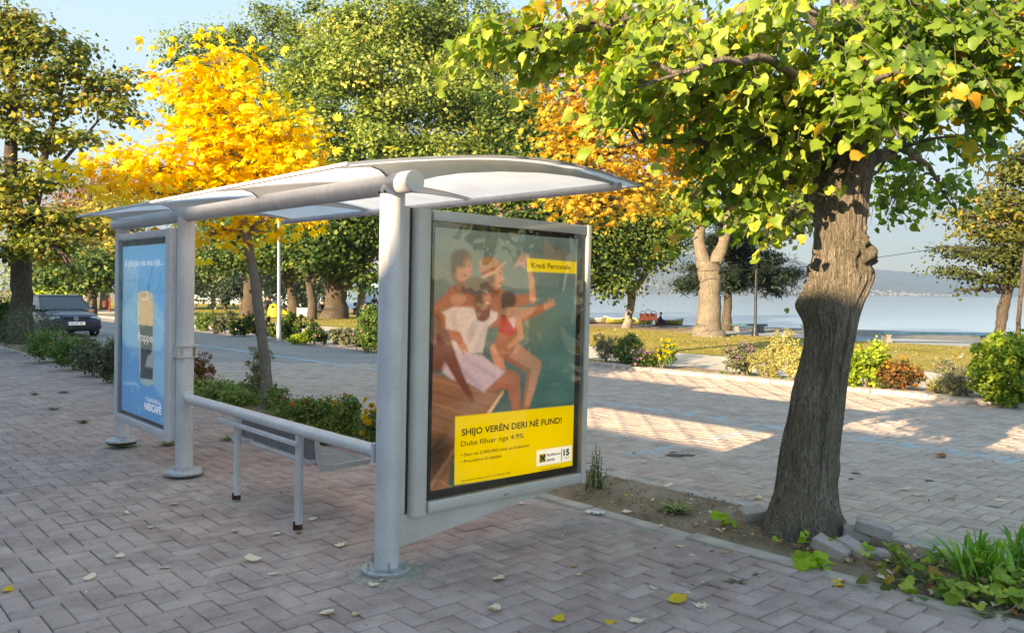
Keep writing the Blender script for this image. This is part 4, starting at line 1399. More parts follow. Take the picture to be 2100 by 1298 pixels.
tree('ailanthus_tree', 'yellow-green tree with feathery hanging leaves at the upper right edge over the lake', 19,
     [[(2190, 800, 13), (2185, 600, 11), (2180, 450, 9), (2160, 330, 6)]],
     [(2080, 420, 19, 60, 28), (2010, 440, 19, 60, 20), (2090, 360, 19, 40, 30), (2120, 470, 19, 60, 30), (1985, 465, 19, 30, 12), (2120, 330, 19, 60, 40), (2030, 395, 19.3, 40, 12), (2060, 480, 19, 50, 14)],
     5000, .15, M['leaf_mixed'], GB, 25, clump=.28, tone=.42, spread=.2, per=28, shell=.2, flatz=.3, wleaf=.22)
# --- far trees at the left, beyond the car
FG = 'far trees of the park behind the car'
tree('far_tree', 'sunlit yellow tree mass rising behind the car, left of the blue poster', 62,
     [[(215, 640, 8), (212, 560, 7), (205, 480, 5)]],
     [(190, 470, 62, 60, 30), (160, 520, 62, 60, 30), (225, 530, 60, 50, 35), (120, 470, 64, 60, 30), (240, 440, 62, 40, 40)],
     12000, .35, M['leaf_far'], GB, 26, group=FG, clump=.9, tone=.55)
tree('far_tree', 'bare brownish tree with thin pale twigs above the yellow tree mass on the left', 70,
     [[(180, 640, 8), (178, 540, 6), (170, 440, 4)]],
     [(180, 400, 70, 60, 40), (240, 380, 72, 60, 30), (150, 430, 70, 60, 30), (215, 440, 70, 60, 25)],
     4500, .25, M['leaf_rust'], GB, 27, group=FG, clump=1.2, tone=.8, twigs=True)
tree('far_tree', 'dark green spreading tree over the far road right behind the car', 48,
     [[(190, 650, 7), (192, 610, 6), (195, 570, 5)], [(165, 650, 4), (166, 610, 4), (165, 580, 3)]],
     [(195, 565, 47, 60, 20), (150, 560, 48, 50, 16), (215, 540, 46, 40, 18), (90, 575, 48, 40, 10)],
     8000, .26, M['leaf_dark'], DB, 28, group=FG, clump=.6, tone=.6)
tree('far_tree', 'pale drooping willow between the dark tree and the left street tree', 58,
     [[(118, 650, 6), (118, 590, 5), (116, 540, 4)]],
     [(80, 530, 58, 50, 40), (115, 520, 58, 45, 40), (60, 580, 58, 40, 30)],
     7000, .28, M['leaf_willow'], GB, 29, group=FG, clump=.8, tone=.5, flatz=1.2)
tree('far_tree', 'low leafy yellow-green tree touching the ground just left of the blue poster', 55,
     [[(130, 640, 4), (130, 615, 4), (132, 590, 3)]],
     [(125, 590, 55, 28, 12), (105, 605, 56, 30, 8)],
     2500, .24, M['leaf_bright'], DB, 30, group=FG, clump=.5, tone=.7)
tree('far_tree', 'willow with pale grey-green foliage seen beneath the shelter roof between yellow chestnut and middle post', 66,
     [[(438, 640, 4), (437, 600, 4), (436, 560, 3)]],
     [(440, 560, 66, 45, 40), (420, 500, 66, 40, 50), (480, 570, 68, 40, 25), (400, 560, 66, 30, 30)],
     8000, .28, M['leaf_willow'], GB, 31, group=FG, clump=.8, tone=.6, flatz=1.1)
tree('far_tree', 'pale willow far behind the big trunks, right of the grey lamp pole', 74,
     [[(625, 640, 5), (622, 600, 5), (620, 560, 4)]],
     [(575, 575, 74, 40, 25), (625, 570, 74, 45, 25), (660, 590, 74, 25, 15), (545, 560, 74, 25, 20)],
     8000, .30, M['leaf_willow'], GB, 32, group=FG, clump=.9, tone=.5, flatz=1.1)
tree('topiary_tree', 'small dark umbrella-shaped evergreen on the far lawn between the middle post and the chestnut trunk', 62,
     [[(496, 628, 4), (497, 610, 3), (492, 595, 3)]],
     [(478, 590, 62, 30, 8), (495, 583, 62, 20, 8), (462, 592, 62, 18, 5)],
     4000, .22, M['leaf_pine'], DB, 33, clump=.35, tone=.5, flatz=.6)
tree('topiary_tree', 'tiny dark cone-shaped evergreen on the far lawn left of the umbrella-shaped one', 60,
     [[(462, 626, 2), (462, 620, 2), (462, 612, 1.5)]],
     [(462, 616, 60, 6, 9)], 1500, .18, M['leaf_pine'], DB, 34, clump=.12, tone=.5)

# --- the big linden at the right
TD = 5.44
LT = thing('linden_tree', 'big gnarled linden tree with a burled trunk and broad green leaves at the right', 'tree', (at(1650, 1100, TD).x, TD, 0))
LR = Vector(LT.location)
prof_t = [(-70, 246, 402), (-20, 238, 398), (0, 234, 396), (30, 228, 394), (60, 218, 392), (95, 196, 386), (125, 178, 378), (150, 168, 374), (175, 172, 372), (200, 182, 371), (222, 196, 364), (240, 204, 359), (270, 204, 354), (300, 202, 350), (325, 202, 348), (350, 200, 352), (368, 200, 364), (385, 197, 377), (402, 194, 386), (415, 192, 388), (432, 188, 384), (448, 184, 377), (460, 178, 371),
          (475, 160, 364), (490, 148, 358), (505, 142, 352), (520, 146, 347), (535, 156, 342), (550, 164, 338), (570, 169, 334), (600, 172, 330), (650, 165, 320), (700, 156, 308), (750, 142, 301), (800, 129, 295), (850, 120, 290), (900, 112, 285), (950, 103, 279), (990, 97, 276), (1005, 95, 282), (1020, 94, 284), (1035, 92, 276), (1060, 86, 271), (1100, 76, 272), (1130, 68, 274), (1160, 60, 279), (1185, 50, 286), (1205, 40, 296), (1225, 28, 310), (1245, 20, 322)]
ys = np.linspace(prof_t[0][0], prof_t[-1][0], 230)
lx = np.interp(ys, [p[0] for p in prof_t], [p[1] for p in prof_t])
rx = np.interp(ys, [p[0] for p in prof_t], [p[2] for p in prof_t])
sm = lambda a: np.convolve(np.pad(a, 3, 'edge'), np.ones(7) / 7, 'valid')
lx, rx = sm(lx), sm(rx)
# depth radius follows the trunk without its side burls
lw = np.convolve(np.pad(rx - lx, 25, 'edge'), np.ones(51) / 51, 'valid')
NS = 112
V = []
for i, y in enumerate(ys):
    L = at(1540 + lx[i] / 1.5437, 300 + y / 1.5437, TD); Rr = at(1540 + rx[i] / 1.5437, 300 + y / 1.5437, TD)
    cx, hw, z = (L.x + Rr.x) / 2, (Rr.x - L.x) / 2, (L.z + Rr.z) / 2
    hd = lw[i] / 1.5437 * TD / F / 2
    for kk in range(NS):
        a = 2 * PI * kk / NS
        ca, sa = math.cos(a), math.sin(a)
        g = .5 + .5 * math.sin(a * 17 + 3 * mnoise.noise(Vector((ca * 1.5, sa * 1.5, z * .9))))
        rid = .012 * (abs(mnoise.noise(Vector((ca * 11, sa * 11, z * 1.8)))) * 2 - .6) + .008 * abs(mnoise.noise(Vector((ca * 24, sa * 24, z * 5)))) + .003 * g
        lump = .022 * mnoise.noise(Vector((ca * 1.8, sa * 1.8, z * 2.4 + 5)))
        # burls: rough knots
        kn = 0
        for bz, ba, br, bh in ((1.70, PI * 1.0, .20, .09), (1.95, .05, .22, .07), (2.42, PI * 1.05, .24, .10), (1.88, -PI / 2 + .65, .17, .11), (2.35, -PI / 2 - .2, .18, .035), (1.45, -PI / 2 - .3, .10, .03)):
            da = math.atan2(math.sin(a - ba), math.cos(a - ba)) * .22
            d2 = ((z - bz) ** 2 + da ** 2) / br ** 2
            e = math.exp(-d2 * 2.5)
            kn += e * (bh * .5 + bh * 1.1 * mnoise.noise(Vector((ca * 6, sa * 6, z * 16))) + .02 * mnoise.noise(Vector((ca * 16, sa * 16, z * 34))))
        front = -abs(ca) * 0 + 1
        flare = max(0, .30 - z) ** 1.4 * (.35 + .5 * math.cos(a * 5 + 1))
        r = rid - .012 + lump * .8 + kn * (0.5 if abs(sa) < .6 else 1) + flare * .25
        V.append((cx + (hw + r) * ca - LR.x, (hd + r) * sa, z + .01 * mnoise.noise(Vector((a * 2, z * 8, 1)))))
fs = [[i * NS + k, (i + 1) * NS + k, (i + 1) * NS + (k + 1) % NS, i * NS + (k + 1) % NS] for i in range(len(ys) - 1) for k in range(NS)]
mb = MB(); mb.add(V, fs)
mb.build('trunk', M['bark_main'], LT, smooth=180)
lmb = MB()
def limb(pts, r0, r1, n=12):
    P = [at(*p) - LR for p in pts]
    Q, R_ = [], []
    for i in range(len(P) - 1):
        for j in range(5):
            f = j / 5
            Q.append(P[i].lerp(P[i + 1], f) + Vector([random.gauss(0, .008) for _ in range(3)])); R_.append(r0 + (r1 - r0) * (i + f) / (len(P) - 1))
    Q.append(P[-1]); R_.append(r1)
    lmb.tube(Q, R_, n)
    return [q + LR for q in Q]
LIMBS = [
    limb([(1740, 290, 5.44), (1735, 180, 5.4), (1745, 90, 5.4), (1740, -60, 5.4), (1750, -300, 5.4)], .17, .09),
    limb([(1720, 300, 5.4), (1640, 200, 5.2), (1500, 130, 5.0), (1300, 60, 4.8), (1100, 60, 4.6), (960, 80, 4.5)], .07, .006),
    limb([(1690, 330, 5.4), (1600, 300, 5.1), (1480, 290, 4.9), (1350, 290, 4.8), (1240, 300, 4.7)], .045, .005),
    limb([(1690, 380, 5.4), (1620, 370, 5.2), (1540, 400, 5.1), (1470, 440, 5.0), (1420, 480, 5.0)], .035, .004),
    limb([(1780, 300, 5.5), (1850, 200, 5.3), (1950, 120, 5.1), (2080, 60, 5.0), (2200, 40, 5.0)], .06, .008),
    limb([(1790, 330, 5.5), (1850, 300, 6.0), (1900, 340, 6.6), (1950, 420, 7.0)], .05, .006),
    limb([(1760, 290, 5.3), (1780, 200, 4.7), (1800, 160, 4.2), (1850, 150, 3.9)], .04, .005),
    limb([(1700, 260, 5.2), (1640, 160, 4.8), (1560, 120, 4.4), (1450, 130, 4.2), (1300, 180, 4.1)], .04, .005),
    limb([(1735, 120, 5.4), (1600, -50, 5.2), (1400, -150, 5.0)], .06, .01),
    limb([(1745, 120, 5.4), (1900, -50, 5.3), (2100, -150, 5.2)], .06, .01),
    limb([(1740, 0, 5.5), (1700, -100, 6.5), (1650, -150, 7.2)], .06, .01),
    limb([(1690, 395, 5.3), (1640, 440, 5.25), (1600, 470, 5.2), (1570, 500, 5.2)], .018, .003, 8),
]
hub = Vector((at(1740, 250, 5.44)))
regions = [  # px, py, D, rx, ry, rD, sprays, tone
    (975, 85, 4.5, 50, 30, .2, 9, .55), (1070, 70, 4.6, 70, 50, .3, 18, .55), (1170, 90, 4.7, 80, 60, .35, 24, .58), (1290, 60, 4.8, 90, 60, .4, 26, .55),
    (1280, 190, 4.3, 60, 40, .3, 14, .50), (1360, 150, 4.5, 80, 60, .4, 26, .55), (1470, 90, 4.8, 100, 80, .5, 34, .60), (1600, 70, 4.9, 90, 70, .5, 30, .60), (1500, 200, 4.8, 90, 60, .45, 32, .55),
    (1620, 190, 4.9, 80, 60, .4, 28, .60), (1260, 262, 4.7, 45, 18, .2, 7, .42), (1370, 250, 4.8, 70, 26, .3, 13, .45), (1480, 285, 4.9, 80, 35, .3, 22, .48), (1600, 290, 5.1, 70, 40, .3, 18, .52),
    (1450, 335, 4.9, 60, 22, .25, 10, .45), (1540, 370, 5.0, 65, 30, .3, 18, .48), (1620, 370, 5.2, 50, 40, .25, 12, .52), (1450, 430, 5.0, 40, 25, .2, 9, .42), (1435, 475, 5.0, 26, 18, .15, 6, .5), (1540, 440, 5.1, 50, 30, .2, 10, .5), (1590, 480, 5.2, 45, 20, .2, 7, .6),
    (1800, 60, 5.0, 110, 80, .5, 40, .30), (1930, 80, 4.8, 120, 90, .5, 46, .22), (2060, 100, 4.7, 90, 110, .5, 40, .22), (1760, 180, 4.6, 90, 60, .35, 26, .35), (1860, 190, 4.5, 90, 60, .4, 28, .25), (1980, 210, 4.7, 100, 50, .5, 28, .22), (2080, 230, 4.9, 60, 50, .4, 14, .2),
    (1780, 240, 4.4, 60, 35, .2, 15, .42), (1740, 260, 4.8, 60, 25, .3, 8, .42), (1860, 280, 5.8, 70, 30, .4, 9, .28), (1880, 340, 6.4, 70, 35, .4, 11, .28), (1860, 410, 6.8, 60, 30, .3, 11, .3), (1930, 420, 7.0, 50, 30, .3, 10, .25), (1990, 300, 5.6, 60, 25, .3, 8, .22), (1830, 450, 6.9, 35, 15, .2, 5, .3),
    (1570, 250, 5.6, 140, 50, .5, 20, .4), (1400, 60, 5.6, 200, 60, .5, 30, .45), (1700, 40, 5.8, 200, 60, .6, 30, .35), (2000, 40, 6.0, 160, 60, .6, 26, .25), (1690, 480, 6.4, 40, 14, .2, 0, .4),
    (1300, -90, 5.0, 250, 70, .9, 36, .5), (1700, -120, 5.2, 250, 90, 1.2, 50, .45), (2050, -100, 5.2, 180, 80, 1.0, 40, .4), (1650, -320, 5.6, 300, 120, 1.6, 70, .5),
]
LL_ = [p for l in LIMBS for p in l]
for (px, py, D, rxp, ryp, rD, ns, tone) in regions:
    for _ in range(2):
        c = at(px + random.gauss(0, rxp * .5), py - 30 + random.gauss(0, ryp * .4), D)
        s_ = min(LL_, key=lambda q: (q - c).length + .6 * abs((q - hub).length - (c - hub).length * .5))
        m_ = s_.lerp(c, .5) + Vector((random.gauss(0, .04), random.gauss(0, .04), .06))
        P_ = [s_ * (1 - f) ** 2 + m_ * 2 * f * (1 - f) + c * f * f + Vector([random.gauss(0, .006) for _k in range(3)]) for f in np.linspace(0, 1, 8).tolist()]
        lmb.tube([p - LR for p in P_], [.014 - .0015 * j for j in range(8)], 6)
lmb.build('branches', M['bark_main'], LT, smooth=180)
_out = [(.20, -.07), (.42, .02), (.55, .24), (.53, .48), (.38, .70), (.17, .86)]
_mid = [(0, .03), (0, .34), (0, .68), (0, 1.0)]
tmpl = np.array([(x, y, 0) for x, y in _mid] + [(x, y, 0) for x, y in _out] + [(-x, y, 0) for x, y in _out], float)
lf_faces = [[0, 4, 5, 1], [1, 5, 6], [1, 6, 7, 2], [2, 7, 8], [2, 8, 9, 3]]
lf_faces += [[{4: 10, 5: 11, 6: 12, 7: 13, 8: 14, 9: 15}.get(i, i) for i in f[::-1]] for f in lf_faces]
rg = np.random.default_rng(99)
LV, LTn, tw = [], [], MB()
def heart(pos, axis, nrm, size, tint):
    axis = axis.normalized()
    nrm = (nrm - axis * nrm.dot(axis)).normalized()
    side = axis.cross(nrm)
    t_ = tmpl.copy()
    t_[:, :2] *= 1 + rg.normal(0, .09, (16, 2)); t_[:, 0] *= rg.uniform(.75, 1.05)
    fold = rg.uniform(-.15, .65); droop = rg.uniform(-.1, .65); wave = rg.uniform(-.16, .16)
    t_[:, 2] = fold * np.abs(t_[:, 0]) - droop * t_[:, 1] ** 2 + wave * np.sin(t_[:, 1] * 6) * np.sign(t_[:, 0]) + rg.normal(0, .045, 16)
    Mx = np.stack([np.array(side), np.array(axis), np.array(nrm)])
    LV.append((t_ * size) @ Mx + np.array(pos - LR)); LTn.append(tint)
for (px, py, D, rxp, ryp, rD, ns, tone) in regions:
    k = D / F
    for _ in range(int(ns * (.85 if px < 1700 else 1) * (.85 if py > 240 else 1.1) * (.35 if py < 0 else 1))):
        d = unit(rg.normal(0, 1, 3)) * rg.random() ** .4
        p = at(px, py - (34 if py > 100 else 12), D) + Vector((d[0] * rxp * k, d[1] * rD, d[2] * ryp * k))
        o = p - hub; o.z *= .2
        o = (o.normalized() + Vector(rg.normal(0, .45, 3))).normalized(); o.z = -abs(o.z) * .5 - .25
        o.normalize()
        ln = rg.uniform(.22, .45)
        p0 = p - o * ln * .5
        pts = []
        for j in range(6):
            f = j / 5
            pts.append(p0 + o * ln * f + Vector((0, 0, -.12 * f * f)))
        tw.tube([q - LR for q in pts], [.004 - .0005 * j for j in range(6)], 4, caps=False)
        sd = 1
        cl = rg.normal(0, .07)
        yl = rg.random() < .06
        for j in range(1, 6):
            for _r in range(2 if j < 5 else 1):
                sd = -sd
                side = Vector((-o.y, o.x, 0)).normalized() * sd
                ax = (side * rg.uniform(.3, 1) + o * .6 + Vector((0, 0, -rg.uniform(-.1, .75))) + Vector(rg.normal(0, .2, 3)))
                nr = Vector((0, 0, 1)) + o * .3 + Vector((-.35, -.55, 0)) * rg.uniform(-.4, .8) + Vector(rg.normal(0, .55, 3))
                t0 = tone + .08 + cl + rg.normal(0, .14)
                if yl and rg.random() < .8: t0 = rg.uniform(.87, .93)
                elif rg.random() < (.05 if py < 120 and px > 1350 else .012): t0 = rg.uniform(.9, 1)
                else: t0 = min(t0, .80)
                pp = pts[j] + side * rg.uniform(.01, .05) + Vector((0, 0, rg.uniform(-.03, .03)))
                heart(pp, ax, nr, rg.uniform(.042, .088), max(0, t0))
# a few large yellow leaves hanging in front, a sprout on the trunk
for (px, py, D, s, tn) in ((1850, 160, 4.2, .13, .9), (1815, 155, 4.2, .14, .88), (1960, 195, 4.1, .13, .92), (1990, 212, 4.2, .11, .95), (1942, 205, 4.2, .09, .9), (1940, 150, 4.3, .14, .89), (1985, 305, 4.6, .13, .85), (1730, 160, 4.5, .13, .92), (1645, 495, 5.0, .08, .9), (1760, 90, 4.6, .12, .88), (1510, 345, 4.9, .10, .9), (1700, 395, 5.1, .11, .75), (1670, 390, 5.1, .11, .7), (1722, 398, 5.1, .12, .72), (1925, 150, 4.4, .12, .9), (2075, 60, 4.6, .15, .9), (1612, 645, 5.35, .05, .5)):
    heart(at(px, py, D) + Vector((0, 0, .04)), Vector((rg.normal(0, .6), rg.normal(0, .4), -.8)), Vector((-.4, -.8, .6)), s * .72, tn)
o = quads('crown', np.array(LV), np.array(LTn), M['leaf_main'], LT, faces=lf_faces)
tw.build('twigs', M['bark_young'], LT)
# clusters of papery winged seeds

# ---------------------------------------------------------------- shrubs, flowers, weeds
def shrub(label, px, py, w, h, mat, n=900, size=.05, flower=None, fn=0, tone=.5, seed=0, name='shrub', group=None, cat='shrub', up=.3, fs=.035, dome=False, stems=6, spread=.22, topf=.3, wleaf=.36):
    rng = np.random.default_rng(seed + int(px * 7 + py))
    p = gp(px, py)
    D = p.y
    k = D / F
    t = thing(name, label, cat, p, group=group)
    W_, H_ = w * k * 1.12, h * k * 1.22
    m = max(3, int(n / 14))
    # uneven outline: several lobes
    lobes = [(rng.uniform(-.34, .34) * W_, rng.uniform(-.25, .25) * W_, H_ * rng.uniform(.32, .62), W_ * rng.uniform(.18, .30), H_ * rng.uniform(.24, .40)) for _ in range(7)]
    if dome: lobes = [(0, 0, H_ * .48, W_ * .5, H_ * .5)] * 3
    P, O, T = [], [], []
    for i in range(m):
        lx_, ly_, lz, lr, lh = lobes[rng.integers(len(lobes))]
        d = unit(rng.normal(0, 1, 3))
        r = rng.uniform(.55, 1.0)
        c = np.array([lx_ + d[0] * lr * r, ly_ + d[1] * lr * r, max(.03, lz + d[2] * lh * r)])
        q = c + rng.normal(0, 1, (22, 3)) * max(.02, W_ * .045)
        q[:, 2] = np.maximum(q[:, 2], .01)
        P.append(q); O.append(np.repeat(d[None], 22, 0)); T.append(np.full(22, rng.normal(0, .13)))
    P, O, T = np.concatenate(P), np.concatenate(O), np.concatenate(T)
    N, A, B_ = frames(len(P), up, .6, O, .6, rng)
    A = unit(A + O * .5 + np.array([0, 0, .4]))
    V = leaf_quads(P, size, N, A, np.cross(N, A), rng, wleaf)
    quads('foliage', V, np.clip(tone + T + rng.normal(0, spread, len(V)), 0, 1), mat, t)
    sm_ = MB()
    for i in range(stems):
        a = rng.uniform(0, 6.28); r = rng.uniform(.05, .3) * W_
        sm_.tube([(0, 0, -.02), (math.cos(a) * r * .5, math.sin(a) * r * .5, H_ * .35), (math.cos(a) * r, math.sin(a) * r, H_ * .75)], [.010, .007, .003], 5, caps=False)
    sm_.build('stems', M['bark_young'], t)
    if flower and fn:
        PV, PT_ = [], []
        for i in range(fn):
            q = P[rng.integers(len(P))] * np.array([1, 1, 1.0])
            c = q + np.array([rng.normal(0, .02), -abs(rng.normal(0, .05)), abs(rng.normal(.03, .03)) + H_ * topf * rng.random() * .4])
            nn = unit(np.array([rng.normal(0, .5), -.6 + rng.normal(0, .4), .8]))
            a0 = unit(np.cross(nn, [0, 0, 1.])); b0 = np.cross(nn, a0)
            tn = rng.random()
            for j in range(7):
                an = j * 2 * PI / 7; dr = a0 * math.cos(an) + b0 * math.sin(an); dl = -a0 * math.sin(an) + b0 * math.cos(an)
                s = fs * rng.uniform(.7, 1.1) * .5
                PV.append([c - nn * .002, c + dr * s * .6 + dl * s * .4 + nn * s * .3, c + dr * s + nn * s * .15, c + dr * s * .6 - dl * s * .4 + nn * s * .3]); PT_.append(tn)
            for j in range(5):
                an = j * 2 * PI / 5 + .4; dr = a0 * math.cos(an) + b0 * math.sin(an); dl = -a0 * math.sin(an) + b0 * math.cos(an)
                s = fs * .32
                PV.append([c + nn * s * .3, c + dr * s * .6 + dl * s * .4 + nn * s * .8, c + dr * s + nn * s * .8, c + dr * s * .6 - dl * s * .4 + nn * s * .8]); PT_.append(tn * .5)
        quads('flowers', np.array(PV), np.array(PT_), M['fl_' + flower], t)
    return t


LG, LS, LY, LP, LB, LR_, LD = M['leaf_grey'], M['leaf_shrub'], M['leaf_bright'], M['leaf_pale'], M['leaf_blade'], M['leaf_rust'], M['leaf_dark']
KB = 'shrubs along the far kerb'
shrub('tall wispy grey-green shrub just right of the near poster case across the road', 1243, 746, 50, 62, LG, 1500, .07, group=KB, wleaf=.12, up=.1)
shrub('round clipped deep green bush between the wispy shrub and the pink flowers', 1289, 750, 54, 56, LS, 2600, .045, group=KB, dome=True, tone=.35)
shrub('low bush covered in pale pink flowers beside the round clipped bush', 1328, 757, 62, 40, LS, 1500, .05, 'pink', 110, group=KB, fs=.07, tone=.35)
shrub('bush with bright yellow flowers at the right end of the flower group across the road', 1357, 760, 50, 52, LS, 1500, .05, 'yellow', 60, group=KB, fs=.085, tone=.5)
shrub('dark purple-flowered shrub left of the big pale shrub', 1522, 776, 62, 68, LG, 2200, .055, 'purple', 80, group=KB, fs=.06, tone=.3)
shrub('feathery yellow-green shrub between the purple shrub and the linden trunk', 1570, 782, 60, 52, LP, 1800, .06, 'pink', 12, group=KB, tone=.45, wleaf=.15)
shrub('big pale sunlit shrub just left of the linden trunk across the road', 1622, 786, 76, 100, LP, 3000, .06, 'yellow', 14, group=KB, tone=.6, fs=.05, wleaf=.2)
shrub('pale straggly shrub showing right beside the linden trunk', 1722, 796, 50, 70, LP, 1500, .06, group=KB, tone=.5, wleaf=.2)
shrub('leafy bright green bush between the linden trunk and the orange flowers', 1776, 802, 78, 92, LY, 2600, .075, 'orange', 8, group=KB, tone=.45, fs=.06)
shrub('bush of orange-red flowers right of the leafy bright green bush', 1846, 808, 84, 64, LR_, 2000, .055, 'orange', 85, group=KB, fs=.06, tone=.45)
shrub('grey-green wispy shrub between the orange flowers and the big bright hedge bush', 1962, 818, 84, 78, LG, 2400, .06, 'pink', 16, group=KB, wleaf=.14, tone=.5)
shrub('small pale straggly plant left of the grey-green wispy shrub', 1920, 812, 40, 44, LP, 700, .05, group=KB, tone=.4, wleaf=.15)
shrub('largest bright green bush at the right edge across the road', 2068, 832, 130, 124, LY, 5200, .075, 'pink', 10, group=KB, tone=.35, dome=True, fs=.05)
KL = 'dark shrubs along the left far kerb'
for (x, y, w, h, mt, tn, lb, fl, fnn) in (
    (425, 678, 44, 34, LS, .5, 'fresh green shrub nearest the middle post on the far kerb', None, 0), (462, 684, 44, 40, LG, .2, 'dull grey-green shrub second from the middle post on the far kerb', None, 0),
    (500, 690, 46, 42, LD, .6, 'dark green shrub left of the young chestnut trunk on the far kerb', None, 0), (534, 696, 34, 42, LR_, .3, 'reddish shrub hidden partly by the young chestnut trunk on the far kerb', None, 0),
    (572, 698, 36, 36, LS, .4, 'small green shrub at the foot of the grey lamp pole', 'pink', 6), (602, 700, 50, 52, LD, .6, 'tall dark shrub right of the grey lamp pole', None, 0),
    (612, 706, 40, 26, LY, .6, 'low lime green shrub in front of the tall dark shrub by the lamp pole', None, 0), (645, 708, 50, 44, LD, .55, 'broad dark shrub left of the gap in the far hedge', 'purple', 8),
    (700, 712, 44, 38, LG, .3, 'thin grey-green shrub right of the gap in the far hedge', None, 0), (732, 718, 40, 44, LG, .2, 'dark shrub with a few pink flowers left of the tall hedge block', 'pink', 14)):
    shrub(lb, x, y, w, h, mt, 1700, .085, fl, fnn, tn, group=KL, fs=.09)
t = shrub('taller squared green hedge block beside the near post across the road', 762, 722, 56, 82, LS, 3600, .07, 'pink', 10, .45, name='hedge', cat='hedge', group=KL, dome=True, fs=.08)
shrub('dark hedge at the left edge behind the street tree', 5, 700, 70, 74, LD, 3500, .09, tone=.55, name='hedge', cat='hedge', dome=True)
KN = 'bushes in the planting strip left of the blue poster case'
shrub('grey twiggy round bush at the foot of the left street tree', 66, 722, 120, 78, LG, 3600, .05, group=KN, dome=True, tone=.15, wleaf=.2)
shrub('bright green low bush in front of the grey twiggy bush', 112, 744, 100, 60, LS, 3000, .055, group=KN, tone=.6)
shrub('bush with dusty pink flower heads halfway between the car and the blue poster', 152, 760, 96, 62, LS, 3000, .055, 'pink', 60, group=KN, fs=.055, tone=.4)
shrub('dark green bush next to the pink-headed bush towards the poster case', 192, 772, 92, 64, LG, 3000, .05, group=KN, tone=.25)
shrub('dense dark bush touching the left edge of the blue poster case', 230, 786, 80, 88, LG, 3800, .045, group=KN, tone=.2)
shrub('low leafy bush half hidden behind the blue poster case', 300, 800, 120, 60, LS, 2400, .05, group=KN, tone=.4)
KS = 'plants in the strip behind the shelter'
shrub('reddish-leaved bush behind the middle post', 408, 812, 60, 96, LR_, 1500, .035, 'red', 20, group=KS, fs=.03, tone=0.75, name='bush')
shrub('low green foliage left of the young chestnut trunk', 470, 826, 150, 34, LS, 2600, .05, group=KS, tone=0.85, name='bush')
shrub('tall bushy marigold plant against the left side of the young chestnut trunk', 524, 826, 62, 108, LG, 1500, .035, 'orange', 10, group=KS, fs=.045, tone=0.60, topf=.6, name='bush')
shrub('small weedy plant right of the young chestnut trunk', 575, 850, 60, 60, LS, 700, .04, 'orange', 5, group=KS, fs=.045, tone=0.75, topf=.7, name='bush')
shrub('marigold clump with five orange heads behind the handrail', 640, 878, 120, 60, LS, 2600, .04, 'orange', 11, group=KS, fs=.085, tone=0.70, topf=.5, name='marigold_plant')
shrub('marigold plant with small yellow heads left of the near post', 716, 902, 70, 90, LS, 1500, .035, 'yellow', 9, group=KS, fs=.05, tone=0.65, topf=.5, name='marigold_plant')
shrub('marigold clump with big yellow heads touching the near post', 755, 922, 70, 78, LS, 1800, .04, 'yellow', 18, group=KS, fs=.08, tone=0.65, topf=.6, name='marigold_plant')
shrub('low dark foliage between the two marigold clumps', 680, 905, 110, 36, LD, 1600, .045, group=KS, tone=0.95, name='bush')


def upright(label, px, py, hts, mat, ls=.045, name='upright_plant', seed=1, group=None, lean=.25, tone=.5):
    rng = np.random.default_rng(seed)
    p = gp(px, py)
    t = thing(name, label, 'plant', p, group=group)
    sm_ = MB(); V, T = [], []
    for h in hts:
        a = rng.uniform(0, 6.28); l = rng.uniform(.05, lean) * h
        tip = Vector((math.cos(a) * l + rng.normal(0, .03), math.sin(a) * l, h)); b = Vector((rng.normal(0, .035), rng.normal(0, .035), -.02))
        pts = [b.lerp(tip, f / 6) + Vector((0, 0, 0)) for f in range(7)]
        sm_.tube(pts, [.004, .0038, .0034, .003, .0024, .0018, .001], 5, caps=False)
        n = int(h / .016)
        for i in range(n):
            f = .12 + .88 * i / n
            q = np.array(b.lerp(tip, f)); an = i * 2.4 + rng.normal(0, .3)
            d = unit(np.array([math.cos(an), math.sin(an), rng.uniform(.3, .9)])); s_ = np.cross(d, [0, 0, 1.]); s_ = unit(s_)
            s = ls * rng.uniform(.6, 1.2) * (1.1 - .6 * f)
            V.append([q, q + d * s * .5 + s_ * s * .28, q + d * s, q + d * s * .5 - s_ * s * .28]); T.append(np.clip(tone + rng.normal(0, .2), 0, 1))
    quads('foliage', np.array(V), np.array(T), mat, t)
    sm_.build('stems', M['leaf_shrub'], t)
    return t


upright('upright leafy shoots growing in the dirt just right of the near poster case', 1222, 1008, [.38, .30, .42, .26, .33, .22, .36, .28, .18, .24, .30], LS, .045, seed=5, tone=.45)
upright('low leafy shoots half under the right corner of the near poster case', 1190, 992, [.16, .2, .14, .22, .18, .12, .15], LS, .05, seed=6, tone=.5)


